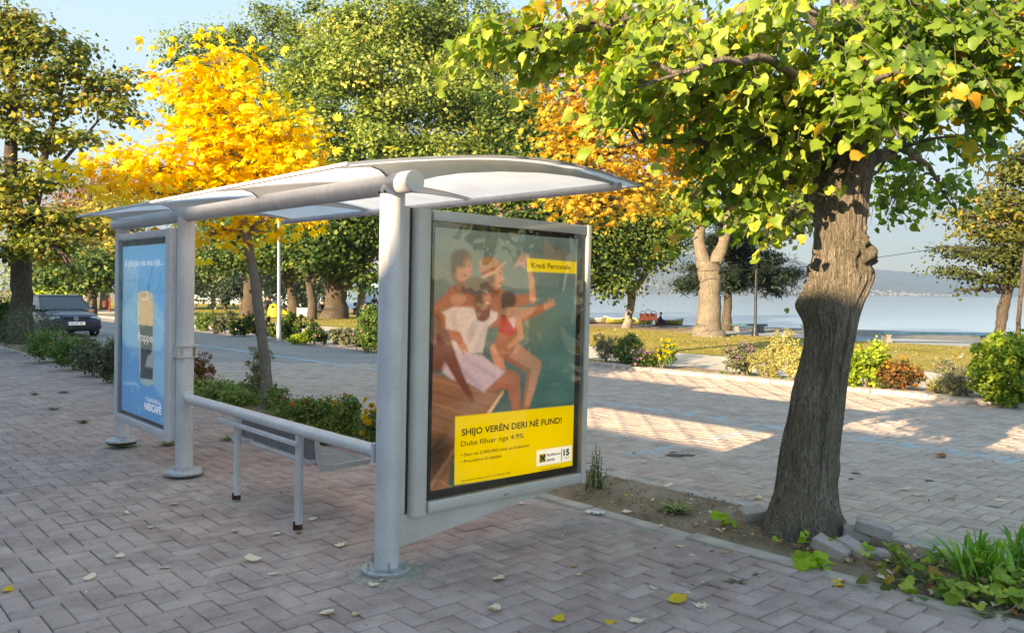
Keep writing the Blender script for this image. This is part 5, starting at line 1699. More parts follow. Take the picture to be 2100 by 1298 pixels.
def rosette(label, px, py, r, n, mat, w=.16, name='weed', rise=.35, seed=3, tone=.5, curl=.6, parts='leaves', cat='weed', group=None, rad0=.0):
    rng = np.random.default_rng(seed)
    p = gp(px, py)
    t = thing(name, label, cat, p, group=group)
    V, T = [], []
    for i in range(n):
        a = rng.uniform(0, 6.28); L = r * rng.uniform(.55, 1.15); el = rng.uniform(rise * .4, rise * 1.5)
        d = np.array([math.cos(a), math.sin(a), 0]); s_ = np.array([-d[1], d[0], 0])
        o = np.array([rng.normal(0, rad0), rng.normal(0, rad0), .0])
        segs = 6; tn = np.clip(tone + rng.normal(0, .2), 0, 1)
        pts = []
        for j in range(segs + 1):
            f = j / segs
            x = L * math.cos(el) * f * (1 + .0 * f); z = L * math.sin(el) * (f * 1.35 - curl * f * f * 1.25) + .006
            ww = L * w * math.sin(PI * min(1, .12 + .88 * f) ** .8) * .5
            pts.append((o + d * x + np.array([0, 0, max(z, .004)]), ww))
        for j in range(segs):
            (c0, w0), (c1, w1) = pts[j], pts[j + 1]
            V.append([c0 - s_ * w0, c1 - s_ * w1, c1 + s_ * w1, c0 + s_ * w0]); T.append(tn)
    quads(parts, np.array(V), np.array(T), mat, t)
    return t


rosette('flat green weed rosette in the dirt halfway to the linden trunk', 1386, 1052, .17, 46, LS, .18, tone=.75, rise=.5, curl=.7, seed=4)
rosette('grey-green weed rosette growing between lifted bricks, left one of the pair', 1508, 1200, .075, 22, LG, .3, tone=.3, rise=.5, seed=7)
rosette('smaller grey-green weed rosette right of the other on the lifted bricks', 1566, 1186, .07, 18, LG, .28, tone=.4, rise=.3, seed=8)
rosette('flat ragged grey-green weed on the kerb at the lower right corner', 2040, 1262, .12, 26, LG, .26, tone=.5, rise=.15, seed=9)
rosette('clump of long arching strap leaves in the strip at the right edge', 2008, 1186, .40, 120, LB, .055, name='lily_plant', cat='plant', rise=1.25, curl=.62, seed=10, rad0=.07, tone=.55)
rosette('second lily clump at the very right edge behind the first', 2105, 1175, .38, 80, LB, .055, name='lily_plant', cat='plant', rise=1.2, curl=.62, seed=12, rad0=.06, tone=.45)
rosette('small tuft of grass beside the road edge near the poster case', 1252, 1000, .07, 26, LS, .08, name='grass_tuft', cat='grass', rise=1.0, seed=13)


for _i, (_x, _y) in enumerate(((132, 806), (110, 840), (170, 867), (344, 913), (470, 903), (71, 810))):
    rosette(['flat weed in the left sidewalk nearest the dark bushes', 'flat weed below the one nearest the bushes on the left sidewalk', 'lowest flat weed on the left sidewalk beside the blue poster case', 'tiny weed under the blue poster case', 'tiny weed behind the left end of the bench', 'leftmost flat weed on the far left sidewalk'][_i], _x, _y, .11, 22, LS, .3, tone=.25, rise=.3, seed=30 + _i)


def sprout(label, px, py, n, r, h, size, mat, seed, name='sprout', group=None, z=0.0):
    rng = np.random.default_rng(seed)
    p = gp(px, py); p.z = z
    t = thing(name, label, 'sprout', p, group=group)
    global LV, LTn
    LV, LTn = [], []
    sm_ = MB()
    save = LR.copy()
    LR[:] = (0, 0, 0)
    for i in range(n):
        c = Vector((rng.normal(0, r), rng.normal(0, r * .6), h * rng.uniform(.3, 1)))
        heart(c, Vector((rng.normal(0, 1), -.6 + rng.normal(0, .5), -.1 + rng.normal(0, .2))), Vector((rng.normal(0, .3), -.5, 1)), size * rng.uniform(.6, 1.2), float(np.clip(rng.normal(.5, .25), 0, 1)))
        sm_.tube([(c.x * .2, c.y * .2, 0), (c.x * .7, c.y * .7, c.z * .6), tuple(c)], [.003, .002, .0015], 4, caps=False)
    LR[:] = save
    quads('leaves', np.array(LV), np.array(LTn), mat, t, faces=lf_faces)
    sm_.build('stems', M['bark_young'], t)
    return t


LL = M['leaf_lime']
SG = 'lime green basal shoots round the linden foot'
sprout('lime green shoot with three leaves left of the loose brick', 1490, 1085, 7, .05, .10, .075, LL, 1, group=SG)
sprout('lime green shoot with heart leaves against the left foot of the linden', 1600, 1100, 8, .05, .13, .065, LL, 2, group=SG)
sprout('lime green shoot in front of the linden foot', 1655, 1128, 9, .06, .12, .06, LL, 3, group=SG)
sprout('lime green low shoot with the largest leaf left of the brick pile', 1672, 1165, 12, .08, .08, .085, LL, 4, group=SG)
GC = 'yellowing ground cover right of the brick pile'
sprout('yellow-green maple-like ground cover just right of the brick pile', 1850, 1160, 30, .14, .09, .075, M['leaf_bright'], 5, name='ground_plant', group=GC)
sprout('reddish and yellow ground cover between the bricks and the lily clump', 1900, 1195, 34, .14, .07, .07, M['leaf_mixed'], 6, name='ground_plant', group=GC)
sprout('low green ground cover below the lily clump', 1965, 1225, 30, .13, .09, .07, M['leaf_bright'], 7, name='ground_plant', group=GC)
sprout('ferny ground cover at the lower right corner', 2070, 1248, 34, .13, .12, .07, M['leaf_bright'], 8, name='ground_plant', group=GC)
sprout('ground cover in front of the second lily clump', 2090, 1215, 30, .13, .14, .07, M['leaf_bright'], 10, name='ground_plant', group=GC)
# two small leaves on the lower trunk burl and the stub on the left burl
tg = bpy.data.objects['twigs']

# ---------------------------------------------------------------- loose bricks by the tree
def brickmat():
    m = NT('loose_brick')
    v = m.coord()
    c = m.ramp(m.noise(v, 6, 6, .7), [(.3, (.30, .26, .235)), (.5, (.44, .37, .34)), (.75, (.55, .50, .45))])
    m.base(c); m.p.inputs['Roughness'].default_value = .95
    m.bump(m.noise(v, 60, 6, .75), .8, .006)
    return m.m
M['brick'] = brickmat()
def loose(label, px, py, z, rot, size=(.22, .115, .07)):
    p = gp(px, py); p.z = z
    rng = random.Random(px)
    bm = bmesh.new(); bmesh.ops.create_cube(bm, size=1)
    for v in bm.verts: v.co = Vector((v.co.x * size[0], v.co.y * size[1], (v.co.z + .5) * size[2]))
    bmesh.ops.bevel(bm, geom=bm.edges[:], offset=.007, segments=2, affect='EDGES')
    bmesh.ops.subdivide_edges(bm, edges=bm.edges[:], cuts=2, use_grid_fill=True)
    for v in bm.verts: v.co += Vector([.004 * mnoise.noise(v.co * 30 + Vector((px, 0, k * 9))) for k in range(3)])
    mb = MB(); mb.bm(bm)
    o = mb.build('loose_brick', M['brick'], None, smooth=40)
    o.location = p; o.rotation_euler = rot
    return tag(o, label, 'brick', 'loose paving bricks heaped round the linden')
loose('loose pale brick leaning at the left foot of the linden', 1542, 1072, .02, (.25, -.1, .3), (.18, .12, .085))
loose('tilted pale brick at the left end of the pile right of the linden', 1702, 1140, .02, (.15, .30, -.75))
loose('pale brick lying second from the left in the pile right of the linden', 1752, 1142, .015, (.1, .22, -1.05))
loose('brick lying on top of the pile right of the linden', 1790, 1118, .075, (.08, .18, -.5))
loose('half brick at the right end of the pile beside the ground cover', 1798, 1150, .0, (0, .03, -.2), (.13, .11, .07))
loose('brick at the back of the pile touching the linden foot', 1755, 1112, .03, (.1, .1, -.3), (.17, .11, .07))

# ---------------------------------------------------------------- fallen leaves, each on its own
def leafmesh(seed, kind):
    rng = random.Random(seed)
    mb = MB()
    n = 14 if kind == 'maple' else 10
    pts = []
    for i in range(n):
        a = 2 * PI * i / n
        r = (1 if (i % 2 == 0 and kind == 'maple') else (.72 if kind == 'maple' else 1 - .18 * math.cos(a))) * rng.uniform(.75, 1.12)
        pts.append((r * math.cos(a) * .5, r * math.sin(a) * .38))
    cz = rng.uniform(.1, .3)
    c1_, c2_ = rng.uniform(.3, 1.1), rng.uniform(-.3, .8)
    f = lambda x, y: cz * .1 + c1_ * x * x + c2_ * y * y + rng.uniform(0, .07)
    V = [(0, 0, .06)] + [(x * .55, y * .55, .03 + f(x * .55, y * .55) * .6) for x, y in pts] + [(x, y, .02 + f(x, y)) for x, y in pts]
    fs = [[0, 1 + i, 1 + (i + 1) % n] for i in range(n)] + [[1 + i, 1 + n + i, 1 + n + (i + 1) % n, 1 + (i + 1) % n] for i in range(n)]
    mb.add(V, fs)
    mb.tube([(-.45, 0, .06), (-.62, .02, .09), (-.78, .06, .05)], [.012, .01, .008], 4)
    return mb
def litter(label, px, py, s, col, kind='oval', group='leaves fallen on the paving'):
    mb = leafmesh(int(px * 3 + py), kind)
    mb.t = [col + random.uniform(-.03, .03)] * len(mb.f)
    o = mb.build('fallen_leaf', M['fallen'], None)
    o.location = gp(px, py, .004); o.scale = (s, s, s * .85)
    o.rotation_euler = (random.gauss(0, .08), random.gauss(0, .08), random.uniform(0, 6.28))
    tag(o, label, 'leaf', group)
CR, OR, YE, BR = .68, .25, .90, .08
LEAVES = [
    (356, 1034, .075, CR, 'cream leaf on the sidewalk, rightmost of the two level with the middle post cover'), (256, 1052, .085, CR, 'cream leaf lying below the gap between the two left posts'), (310, 1081, .055, CR, 'small cream leaf below the middle post cover'),
    (247, 1140, .065, CR, 'cream leaf alone on the left sidewalk between the bigger ones'), (341, 1165, .065, CR, 'cream leaf right of the lone one on the left sidewalk'), (182, 1186, .075, CR, 'curled cream leaf lowest on the left sidewalk'), (15, 1212, .06, YE, 'orange leaf at the left edge of the sidewalk'),
    (480, 1089, .055, .55, 'tan leaf in line with the left bench leg'), (568, 1094, .055, CR, 'cream leaf between the two bench legs'), (612, 1093, .05, .3, 'brown leaf curled against the right bench foot'), (640, 1066, .07, .8, 'yellowish leaf just right of the right bench leg'),
    (552, 989, .05, CR, 'small cream leaf farthest back under the bench'), (594, 1007, .05, .5, 'small tan leaf under the bench near the right leg'), (697, 1118, .085, CR, 'big cream leaf between the bench and the near post'), (521, 1150, .10, CR, 'biggest cream leaf left of the near post'),
    (559, 1178, .055, CR, 'small cream leaf below the biggest one left of the near post'), (672, 1259, .09, CR, 'cream leaf with a stalk at the bottom middle-left'), (729, 1260, .055, .42, 'orange and cream leaf beside the stalked cream one'), (764, 1200, .055, .62, 'pale leaf touching the cement in front of the base plate'),
    (786, 1190, .05, .4, 'brown curled leaf against the base plate'), (637, 1163, .035, .45, 'tiny brown leaf left of the base plate'), (1023, 1187, .095, .62, 'wide flat cream leaf in front of the near poster case'), (1016, 1250, .085, .6, 'curled cream leaf below the wide flat one'),
    (1142, 1272, .075, YE, 'yellow-orange leaf at the bottom centre'), (1248, 1276, .055, .95, 'small orange leaf at the bottom right of centre'), (1306, 1275, .085, CR, 'thick curled cream leaf at the bottom right of centre'), (1389, 1234, .11, .93, 'large lobed yellow leaf on the sidewalk'),
    (1436, 1246, .085, .6, 'cream leaf touching the large lobed yellow one'), (1406, 1219, .045, CR, 'small pale leaf above the large lobed yellow one'), (1342, 1207, .05, .62, 'pale leaf left of the lifted bricks'), (1176, 1162, .045, .3, 'small brown leaf below the poster case corner'),
    (1188, 1179, .035, .5, 'tiny tan leaf below the small brown one'), (1070, 1033, .055, CR, 'pale leaf under the gusset plate'), (1150, 1021, .055, YE, 'yellow leaf at the kerb under the poster case corner'), (1425, 1143, .075, CR, 'cream leaf left of the linden on the sidewalk'),
    (1396, 1121, .055, .45, 'orange-brown leaf above the cream one left of the linden'), (1342, 1124, .035, .3, 'tiny orange leaf by the kerb stones left of the linden'), (1460, 1130, .035, .2, 'tiny dark orange leaf left one of the close pair by the kerb'), (1487, 1133, .05, .32, 'brown leaf right one of the close pair by the kerb'),
    (1508, 1164, .055, .28, 'brown leaf on the lifted bricks'), (1429, 1202, .05, .2, 'rust orange leaf left of the grey-green weeds'), (1449, 1200, .045, CR, 'pale leaf touching the rust orange one'), (1720, 1201, .09, YE, 'bright yellow leaf right of the lifted bricks'),
    (1726, 1191, .06, CR, 'pale leaf touching the bright yellow one'), (1782, 1216, .04, .3, 'small brown leaf near the kerb right of the bright yellow one'), (1697, 1268, .05, BR, 'dark brown leaf at the lower right'), (1864, 1229, .05, .3, 'brown leaf half on the kerb at the lower right'),
    (1283, 1050, .08, .75, 'pale yellow leaf in the dirt left of the weed rosette'), (1283, 1018, .055, .93, 'yellow leaf in the dirt beside the upright shoots'), (1515, 1094, .06, .9, 'orange-yellow leaf in the dirt by the loose brick'), (1356, 1079, .05, CR, 'pale leaf on the kerb left of the linden'),
    (1790, 1160, .08, .35, 'curled brown leaf in front of the half brick'), (1850, 1188, .09, .5, 'tan leaf below the yellowing ground cover'), (1990, 1222, .07, .4, 'brown curled leaf below the lily clump'),
    (1368, 997, .085, CR, 'cream leaf on the road left of the linden, nearest the dirt'), (1515, 1017, .055, .5, 'tan leaf on the road just left of the linden'), (1554, 1023, .085, .6, 'cream leaf on the road touching the linden outline'), (1562, 1000, .05, CR, 'small cream leaf on the road above the others by the linden'),
    (1856, 1004, .075, CR, 'cream leaf on the road right of the linden, leftmost of four'), (1885, 1015, .075, CR, 'cream leaf on the road right of the linden, second of four'), (1953, 1022, .055, .4, 'brown-tipped leaf on the road right of the linden, third of four'), (2050, 1027, .085, CR, 'cream leaf on the road right of the linden, rightmost of four'),
    (1926, 936, .15, .3, 'long orange leaf on the road beside the blue line'), (1282, 897, .07, CR, 'pale leaf on the road right of the poster case'), (1320, 948, .06, CR, 'small pale leaf on the road in the shade'), (1357, 986, .05, .4, 'tiny tan leaf on the road above the nearest cream one'),
]
for i, (x, y, s, c, lb) in enumerate(LEAVES):
    litter(lb, x, y, s * 1.12, c, 'maple' if (s > .08 and i % 2) else 'oval')
# loose leaf litter and grit nobody could count
rg2 = np.random.default_rng(21)
V, T = [], []
def scatter(n, u0, u1, v0, v1, s0, s1, z, tints):
    for _ in range(n):
        u, v = rg2.uniform(u0, u1), rg2.uniform(v0, v1)
        p = np.array(st(u, v, z + rg2.uniform(0, .02)))
        s = rg2.uniform(s0, s1); a = rg2.uniform(0, 6.28)
        ax = np.array([math.cos(a), math.sin(a), rg2.normal(0, .3)]); bx = np.array([-math.sin(a), math.cos(a), rg2.normal(0, .3)])
        V.append([p - ax * s * .5, p + bx * s * .3 + [0, 0, s * .15], p + ax * s * .5, p - bx * s * .3 + [0, 0, s * .1]]); T.append(tints[rg2.integers(len(tints))] + rg2.normal(0, .03))
scatter(420, -.5, 3.4, 4.6, 5.4, .015, .06, .02, (.1, .3, .3, .5, .68))
scatter(160, 3.4, 7, 4.6, 5.4, .012, .04, .02, (.1, .3, .5, .68))
scatter(150, .4, 2.1, 4.5, 5.0, .03, .08, .03, (.1, .3, .5, .68, .3))
quads('leaf_litter', np.array(V), np.clip(np.array(T), 0, 1), M['fallen'])
tag(bpy.data.objects['leaf_litter'], 'brown leaf litter scattered over the dirt of the planting strip', 'leaf litter', kind='stuff')
V, T = [], []
scatter(700, 0, 34, 18.6, 27.8, .04, .11, .01, (.1, .3, .5, .68, .9))
scatter(260, 16, 50, 14, 27, .06, .14, .01, (.1, .3, .5))
quads('lawn_leaf_litter', np.array(V), np.clip(np.array(T), 0, 1), M['fallen'])
tag(bpy.data.objects['lawn_leaf_litter'], 'dry leaves strewn over the sunlit lawn across the road', 'leaf litter', kind='stuff')
V, T = [], []
for _ in range(16000):
    u, v = rg2.uniform(-6, 60), rg2.uniform(18.3, 28.1)
    p = np.array(st(u, v, 0)); s = rg2.uniform(.015, .045); a = rg2.uniform(0, 3.14); w = s * .35
    d = np.array([math.cos(a), math.sin(a), 0]) * w
    V.append([p - d, p + d, p + d * .3 + [rg2.normal(0, .02), rg2.normal(0, .02), s], p - d * .3 + [0, 0, s * .9]]); T.append(rg2.uniform(.1, .9))
M['grass'] = leafmat('grass_blades', [(0, (.10, .13, .03)), (.5, (.26, .24, .06)), (1, (.40, .33, .12))], .3)
quads('grass', np.array(V), np.array(T), M['grass'])
tag(bpy.data.objects['grass'], 'short yellowing grass of the lawn between the path and the promenade', 'grass', kind='stuff')
V, T = [], []
for _ in range(9000):
    u, v = rg2.uniform(-4, 60), 13.62 + abs(rg2.normal(0, .22))
    if rg2.random() < .5 + .5 * math.sin(u * 1.3): continue
    p = np.array(st(u, v, .03)); s = rg2.uniform(.02, .07); d = rg2.normal(0, 1, 3); d /= np.linalg.norm(d); d = d * s; e = rg2.normal(0, 1, 3) * s * .4
    V.append([p, p + d * .5 + e, p + np.abs(d) * [1, 1, 1], p + d * .5 - e]); T.append(rg2.uniform(0, 1))
for _ in range(2600):
    u = rg2.choice([rg2.uniform(-.5, 1.6), rg2.uniform(5, 12)]); v = rg2.uniform(4.6, 5.4)
    p = np.array(st(u, v, .03)); s = rg2.uniform(.015, .045); d = rg2.normal(0, 1, 3); d[2] = abs(d[2]); d = unit(d) * s; e = rg2.normal(0, 1, 3) * s * .3
    V.append([p, p + d * .5 + e, p + d, p + d * .5 - e]); T.append(rg2.uniform(0, 1))
quads('ground_cover', np.array(V), np.array(T), LS)
tag(bpy.data.objects['ground_cover'], 'tiny creeping weeds along the far kerb and in the planting strip', 'ground cover', kind='stuff')
V, T = [], []
scatter(420, -2, 12, -3, 4.4, .006, .020, .004, (.05, .1, .3, .68))
scatter(260, 2, 12, 5.6, 12, .008, .03, .004, (.05, .1, .3, .68))
quads('paving_debris', np.array(V), np.clip(np.array(T), 0, 1), M['fallen'])
tag(bpy.data.objects['paving_debris'], 'tiny crumbs of leaf and dirt strewn over the paving', 'debris', kind='stuff')
# pebbles and grit on the cement round the posts
gm = MB()
for (px, py, r, n) in ((789, 1173, .24, 150), (249, 918, .3, 70), (378, 978, .2, 40), (1640, 1110, .5, 120)):
    c = gp(px, py)
    for _ in range(n):
        a, q = random.uniform(0, 6.28), r * (1 - .5 * random.random() ** 2)
        gm.ball((c.x + q * math.cos(a) * random.uniform(.7, 1.2), c.y + q * math.sin(a) * random.uniform(.7, 1.2), .001), random.uniform(.002, .007), 1)
sc_ = MB()
for _ in range(900):
    u = random.choice([random.uniform(-.6, 3.6), random.uniform(3.4, 6)]); v = random.uniform(4.56, 5.4)
    c = st(u, v, .018 + .012 * random.random())
    sc_.ball(tuple(c), random.uniform(.003, .013), 1, sc=(1, random.uniform(.6, 1), .6))
tag(sc_.build('soil_clods', M['soil']), 'crumbs of dry soil and pebbles over the planting strip', 'soil crumbs', kind='stuff')
tag(gm.build('grit', M['cement']), 'pale grit scattered round the post feet', 'grit', kind='stuff')
# cement mortar patches round the posts
def patch(px, py, r, seed, mat=None):
    c = gp(px, py); rr = random.Random(seed)
    P = []
    for i in range(40):
        a = 2 * PI * i / 40
        q = r * (1 + .28 * mnoise.noise(Vector((math.cos(a) * 1.6 + seed, math.sin(a) * 1.6, 0))) + .12 * mnoise.noise(Vector((math.cos(a) * 6, math.sin(a) * 6, seed))))
        P.append((c.x + q * math.cos(a), c.y + q * math.sin(a)))
    mb = MB()
    V = [(c.x, c.y, .004)] + [(c.x + (x - c.x) * .7, c.y + (y - c.y) * .7, .0018) for x, y in P] + [(x, y, -.005) for x, y in P]
    fs = [[0, 1 + i, 1 + (i + 1) % 40] for i in range(40)] + [[1 + i, 41 + i, 41 + (i + 1) % 40, 1 + (i + 1) % 40] for i in range(40)]
    mb.add(V, fs)
    o = mb.build('cement_patch', mat or M['cement'], smooth=180); tag(o, kind='structure')
patch(789, 1173, .26, 1); patch(249, 918, .30, 2); patch(378, 978, .22, 3); patch(485, 1030, .08, 4); patch(617, 1088, .09, 5)
# crumpled paper
mb = MB()
for k in range(3):
    bm = bmesh.new(); bmesh.ops.create_grid(bm, x_segments=6, y_segments=4, size=.5)
    for v in bm.verts: v.co = Vector((v.co.x * (.09 - .02 * k) + k * .035, v.co.y * .05 + k * .01, .012 + .022 * mnoise.noise(Vector((v.co.x * 4 + k * 3, v.co.y * 4, 2)))))
    mb.bm(bm)
o = mb.build('crumpled_paper', M['white'], None); o.location = gp(1213, 1052, .006); o.rotation_euler = (0, 0, -.5)
tag(o, 'crumpled white paper scrap on the kerb below the upright shoots', 'litter')
# drain grate
t = thing('drain_grate', 'dark iron drain grate at the near road edge behind the handrail', 'drain', gp(479, 795, .002), STREET)
mb = MB()
for k in range(7): mb.box((-.22, -.24 + k * .08, 0), (.22, -.20 + k * .08, .012))
mb.box((-.25, -.27, 0), (-.22, .31, .014)); mb.box((.22, -.27, 0), (.25, .31, .014)); mb.build('grate', M['rust'], t)
# dark gum and oil stains on the road are flat marks
for (px, py, r) in ((1383, 934, .12), (1412, 934, .09), (1755, 970, .05), (2036, 1040, .06), (1905, 985, .05), (1745, 981, .03), (1300, 929, .03), (1380, 927, .04)):
    c = gp(px, py); mb = MB(); P = [(c.x + r * (.8 + .4 * mnoise.noise(Vector((math.cos(a), math.sin(a), px)))) * math.cos(a), c.y + .7 * r * math.sin(a), .0035) for a in np.linspace(0, 2 * PI, 19)[:-1]]
    mb.add(P, [list(range(18))]); o = mb.build('oil_stain', M['dark'] if r < .08 else simple('stain', (.08, .06, .055), .8)); tag(o, kind='structure')

# ---------------------------------------------------------------- parked car
def carpaint():
    m = NT('navy_car_paint')
    m.p.inputs['Base Color'].default_value = (.009, .015, .055, 1)
    m.p.inputs['Roughness'].default_value = .25
    m.p.inputs['Coat Weight'].default_value = .3
    m.p.inputs['Coat Roughness'].default_value = .08
    m.bump(m.noise(m.coord(), 5, 2), .03, .01)
    return m.m
M['car'] = carpaint()
cp = gp(152, 692)
M['carwin'] = flat('car_window', (.07, .085, .095), .12)
car = thing('parked_car', 'dark blue hatchback standing on the road beyond the left bushes, facing the shelter', 'car', (cp.x + SU.x * 2.02, cp.y + SU.y * 2.02, 0), math.atan2(-SU.y, -SU.x) + .03)
car.scale = (1, 1, .95)
def loft(stations, n=20, pw=4.0):
    V, fs = [], []
    for (x, w, z0, z1) in stations:
        for k in range(n):
            a = 2 * PI * k / n + PI / n
            c, s = math.cos(a), math.sin(a)
            cc = math.copysign(abs(c) ** (2 / pw), c); ss = math.copysign(abs(s) ** (2 / pw), s)
            tw_ = 1 - .10 * max(0, ss)
            V.append((x, w * cc * tw_, (z0 + z1) / 2 + (z1 - z0) / 2 * ss))
    m = len(stations)
    for i in range(m - 1):
        for k in range(n):
            fs.append([i * n + k, i * n + (k + 1) % n, (i + 1) * n + (k + 1) % n, (i + 1) * n + k])
    fs += [list(range(n)), [(m - 1) * n + k for k in range(n)][::-1]]
    mb = MB(); mb.add(V, fs); return mb
loft([(2.04, .60, .30, .56), (2.0, .74, .24, .66), (1.9, .82, .20, .74), (1.7, .855, .19, .80), (1.3, .865, .19, .87), (.9, .87, .19, .93), (.3, .87, .19, .95), (-1.2, .87, .19, .97), (-1.8, .85, .22, .97), (-2.0, .80, .26, .93), (-2.06, .70, .34, .82)], 28, 5).build('body', M['car'], car, smooth=60)
gh = [(.98, .76, .93), (.22, .62, 1.38), (-.6, .63, 1.43), (-1.45, .60, 1.36), (-1.88, .72, .95)]
mb = MB()
V = [(x, s * w, z) for x, w, z in gh for s in (-1, 1)]
base = [(.98, .76), (.22, .80), (-.6, .80), (-1.45, .79), (-1.88, .72)]
n0 = len(V)
V += [(x, s * w, .94) for x, w in base for s in (-1, 1)]
mb.add(V, [[0, 1, 3, 2], [6, 7, 9, 8]] + [[2 * i + s, 2 * i + 2 + s, n0 + 2 * i + 2 + s, n0 + 2 * i + s][::(1 if s else -1)] for i in range(4) for s in (0, 1)])
mb.build('windows', M['carwin'], car)
mb = MB()
mb.add([(x, s * (w + .01), z + .012) for x, w, z in gh[1:4] for s in (-1, 0, 1)], [[0, 1, 4, 3], [1, 2, 5, 4], [3, 4, 7, 6], [4, 5, 8, 7]])
mb.build('roof', M['car'], car, smooth=60)
mb = MB()
for s in (-1, 1):
    mb.tube([(.98, s * .765, .93), (.22, s * .63, 1.385), (-.6, s * .64, 1.435), (-1.45, s * .61, 1.365), (-1.88, s * .73, .95)], .025, 6)
    mb.tube([(-.45, s * .80, .94), (-.5, s * .635, 1.42)], .03, 6)
mb.tube([(.22, -.63, 1.385), (.22, .63, 1.385)], .022, 6)
mb.build('pillars', M['car'], car)
mb = MB(); mb.box((-1.2, -.62, .5), (.5, .62, .80), bevel=.05)
for y in (-.35, .35): mb.box((-.35, y - .22, .8), (-.2, y + .22, 1.18), bevel=.05)
mb.build('seats', M['rubber'], car)
M['lamp'] = flat('headlamp', (.75, .78, .8), .15)
for s in (-1, 1):
    mb = MB(); mb.box((1.80, s * .44 - (.0 if s > 0 else .33), .575), (1.985, s * .44 + (.33 if s > 0 else .0), .70), bevel=.045); hl = mb.build('headlight', M['lamp'], car, smooth=40)
    mb = MB(); mb.tube([(1.97, s * .60, .637), (1.992, s * .60, .637)], .045, 14); mb.build('bulb', M['galv'], hl)
    mb = MB(); mb.box((1.97, s * .52 - .06, .33), (2.02, s * .52 + .06, .38), bevel=.01); mb.build('fog_lamp', M['lamp'], car)
    mb = MB(); mb.box((.62, s * .88, .93), (.74, s * 1.04, 1.05), bevel=.03); mb.build('wing_mirror', M['car'], car)
mb = MB(); mb.box((1.97, -.40, .585), (2.022, .40, .675), bevel=.01); mb.box((1.99, -.55, .26), (2.045, .55, .36), bevel=.01); mb.build('grille', M['rubber'], car)
# round emblem with its two letters
mb = MB()
c0 = Vector((2.035, 0, .640))
ring = [(c0.x, .062 * math.cos(a), c0.z + .062 * math.sin(a)) for a in np.linspace(0, 2 * PI, 25)]
mb.tube(ring, .008, 6, caps=False)
def bar(y0, z0, y1, z1): mb.tube([(c0.x, y0, c0.z + z0), (c0.x, y1, c0.z + z1)], .006, 5)
bar(-.022, .052, 0, .008); bar(0, .008, .022, .052)
bar(-.05, .022, -.024, -.045); bar(-.024, -.045, 0, .0); bar(0, .0, .024, -.045); bar(.024, -.045, .05, .022)
mb.build('emblem', M['lamp'], car)
mb = MB(); mb.box((-.26, -.008, -.055), (.26, 0, .055), bevel=.003)
pl = mb.build('number_plate', M['printwhite'], car); pl.location = (2.062, 0, .475); pl.rotation_euler = (0, 0, PI / 2)
lettering('AA 021SG', pl, -.20, -.032, -.010, .40, .10, M['printblack'], .02)
mb = MB(); mb.box((-.26, -.0095, -.055), (-.225, -.0085, .055)); mb.build('blue_strip', flat('plate_blue', (.03, .08, .5)), pl)
for x in (1.28, -1.25):
    for s in (-1, 1):
        w = link(bpy.data.objects.new('wheel', None)); w.parent = car; w.location = (x, s * .76, .31); w.rotation_euler = (PI / 2, 0, 0)
        mb = MB(); mb.lathe([(.20, -.09), (.29, -.095), (.312, -.06), (.312, .06), (.29, .095), (.20, .09)], 30); mb.build('tyre', M['rubber'], w, smooth=40)
        mb = MB(); mb.lathe([(.198, -.07), (.198, .07)], 24)
        for k in range(5):
            a = k * 2 * PI / 5; mb.box((.03, -.025, -.098), (.19, .025, .098), M=Matrix.Rotation(a, 4, 'Z'))
        mb.build('rim', M['galv'], w)
mb = MB(); mb.tube([(1.04, .55, .955), (1.0, .1, .97)], .006, 5); mb.tube([(1.04, .0, .965), (1.0, -.45, .965)], .006, 5); mb.build('wipers', M['rubber'], car)

# ---------------------------------------------------------------- lamps, benches, bins, boats
t = thing('street_lamp', 'plain grey metal lamp pole on the far kerb, its head behind the shelter roof', 'street lamp', (at(572, 600, 25).x, 25, 0))
mb = MB(); mb.lathe([(.075, 0), (.075, .5), (.055, .55), (.048, 2.2), (.040, 4.3)], 20); mb.build('pole', M['galv'], t, smooth=40)
mb = MB(); mb.lathe([(.16, 0), (.16, .03), (.09, .05)], 20); mb.build('base_plate', M['galv'], t)
mb = MB(); mb.lathe([(.05, 4.3), (.16, 4.4), (.2, 4.55), (.12, 4.65), (.02, 4.68)], 18); mb.build('lantern', M['white'], t, smooth=50)

t = thing('street_lamp', 'black lamp post with an upturned glass lantern on the promenade by the blue bench', 'street lamp', (at(1550, 600, 31.3).x, 31.3, 0))
mb = MB(); mb.lathe([(.14, 0), (.14, .06), (.11, .10), (.11, .30), (.07, .38), (.055, .45), (.048, 2.72)], 16); mb.build('pole', M['dark'], t, smooth=40)
mb = MB(); mb.lathe([(.05, 2.72), (.10, 2.76), (.26, 2.96)], 6); mb.build('lantern_glass', M['glass'], t)
mb = MB(); mb.lathe([(.27, 2.96), (.33, 2.965), (.30, 3.0), (.04, 3.10), (.02, 3.16)], 6); mb.build('lantern_roof', M['dark'], t)
t = thing('street_lamp', 'small distant black lamp post beside the far pavilion, left of the near post', 'street lamp', (at(746, 600, 60).x, 60, 0))
mb = MB(); mb.lathe([(.10, 0), (.10, .3), (.05, .4), (.04, 1.95)], 10); mb.build('pole', M['dark'], t)
mb = MB(); mb.lathe([(.05, 1.95), (.2, 2.15), (.25, 2.2), (.02, 2.32)], 6); mb.build('lantern', M['dark'], t)

